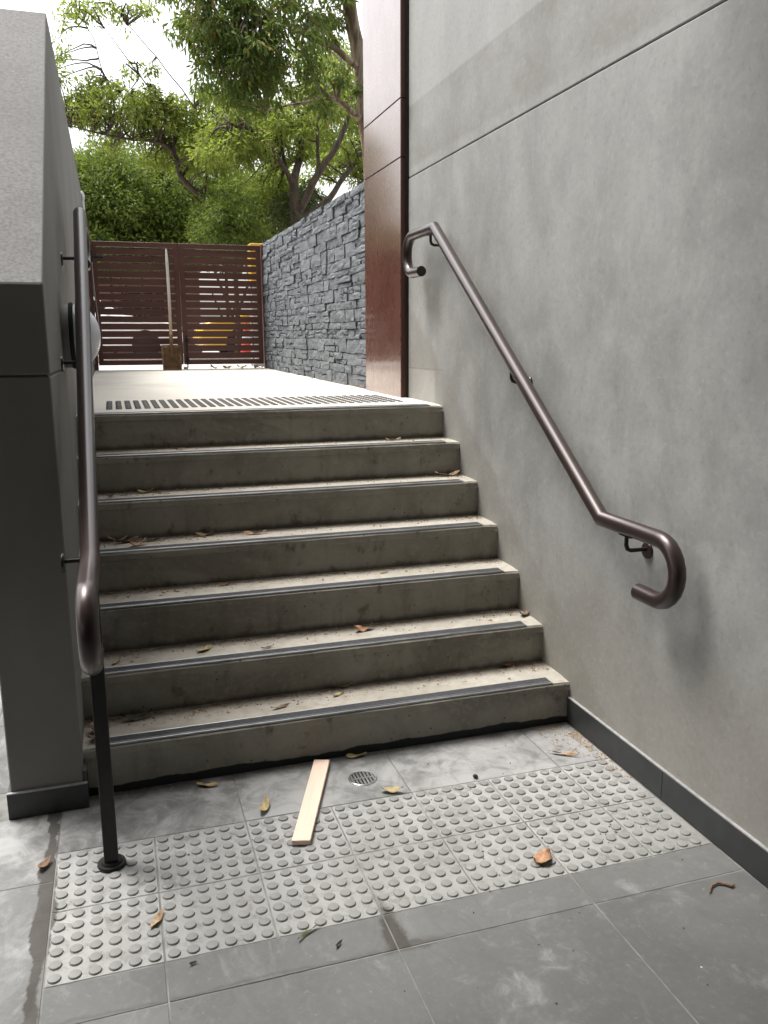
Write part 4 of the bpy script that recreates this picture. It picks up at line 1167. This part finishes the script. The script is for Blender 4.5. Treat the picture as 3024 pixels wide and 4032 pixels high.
# hedge row of dense evergreen shrubs
def shrub(px, py, rx, ry, y, n, seed, label, cr=.50, per=190, size=.115, lm='hedge leaf'):
    top = W(px, py-ry, y); g0 = G(W(px, py, y).x, y)
    c = W(px, py, y)
    tree('evergreen_shrub', label,
         [([g0, g0+Vector((.05, 0, 1.0)), c, top-Vector((0, 0, .3))], [.10, .08, .05, .015], 8),
          ([g0+Vector((0, 0, .8)), g0+Vector((-.4, 0, 1.9))], [.06, .03], 6),
          ([g0+Vector((0, 0, .8)), g0+Vector((.4, 0, 1.9))], [.06, .03], 6)],
         [(px, py, rx, ry, y, 1.7, n), (px, min(py+ry*.85, 540), rx*1.15, ry*.75, y, 1.5, int(n*.95))], 'bark', lm, seed, cr, per, size, .2, .42, 3, 'evergreen shrubs behind the gate')
shrub(225, 425, 100, 105, 20.5, 130, 31, 'dense dark evergreen shrub behind the left end of the gate')
shrub(350, 440, 95, 90, 21.0, 120, 32, 'dense dark evergreen shrub behind the shovel handle')
shrub(480, 450, 95, 80, 21.5, 120, 33, 'dense dark evergreen shrub behind the meeting of the gate leaves')
shrub(590, 455, 85, 70, 20.5, 95, 34, 'dense dark evergreen shrub beside the slate wall top')
shrub(120, 420, 80, 95, 21.5, 60, 35, 'dense dark evergreen shrub mostly hidden by the left wall')
shrub(290, 375, 160, 45, 24.0, 80, 36, 'taller bright green shrub behind the dark evergreens')
shrub(-60, 345, 110, 140, 20.5, 110, 37, 'tall evergreen shrub added unseen beyond the left grey wall')  # out of view; placed and raised to darken the column's reflection
# background tree that closes the view between the boughs
Y = 23.5
gD = G(W(600, 500, Y).x, Y)
tree('background_tree', 'distant light green tree filling the gaps behind the multi-stemmed tree',
     [([gD, W(600, 420, Y), W(590, 330, Y), W(600, 220, Y)], [.3, .25, .16, .06], 8),
      ([W(595, 380, Y), W(680, 300, Y), W(740, 210, Y)], [.14, .1, .04], 6),
      ([W(595, 360, Y), W(500, 300, Y), W(430, 260, Y)], [.14, .1, .04], 6)],
     [(600, 295, 190, 85, Y, 1.6, 130), (720, 200, 80, 110, Y, 1.4, 60), (440, 320, 110, 45, Y, 1.2, 50)],
     'bark', 'light leaf', 41, .42, 95, .13, .4, .38, 3, tw=.02)
shrub(500, 470, 70, 42, 13.9, 70, 51, 'low evergreen shrub in front of the leaning trunk, above the right gate leaf', .28, 130, .085)
shrub(640, 440, 50, 35, 14.6, 36, 53, 'low dark shrub at the foot of the fanning stems', .30, 110, .085, 'shaded evergreen leaf')
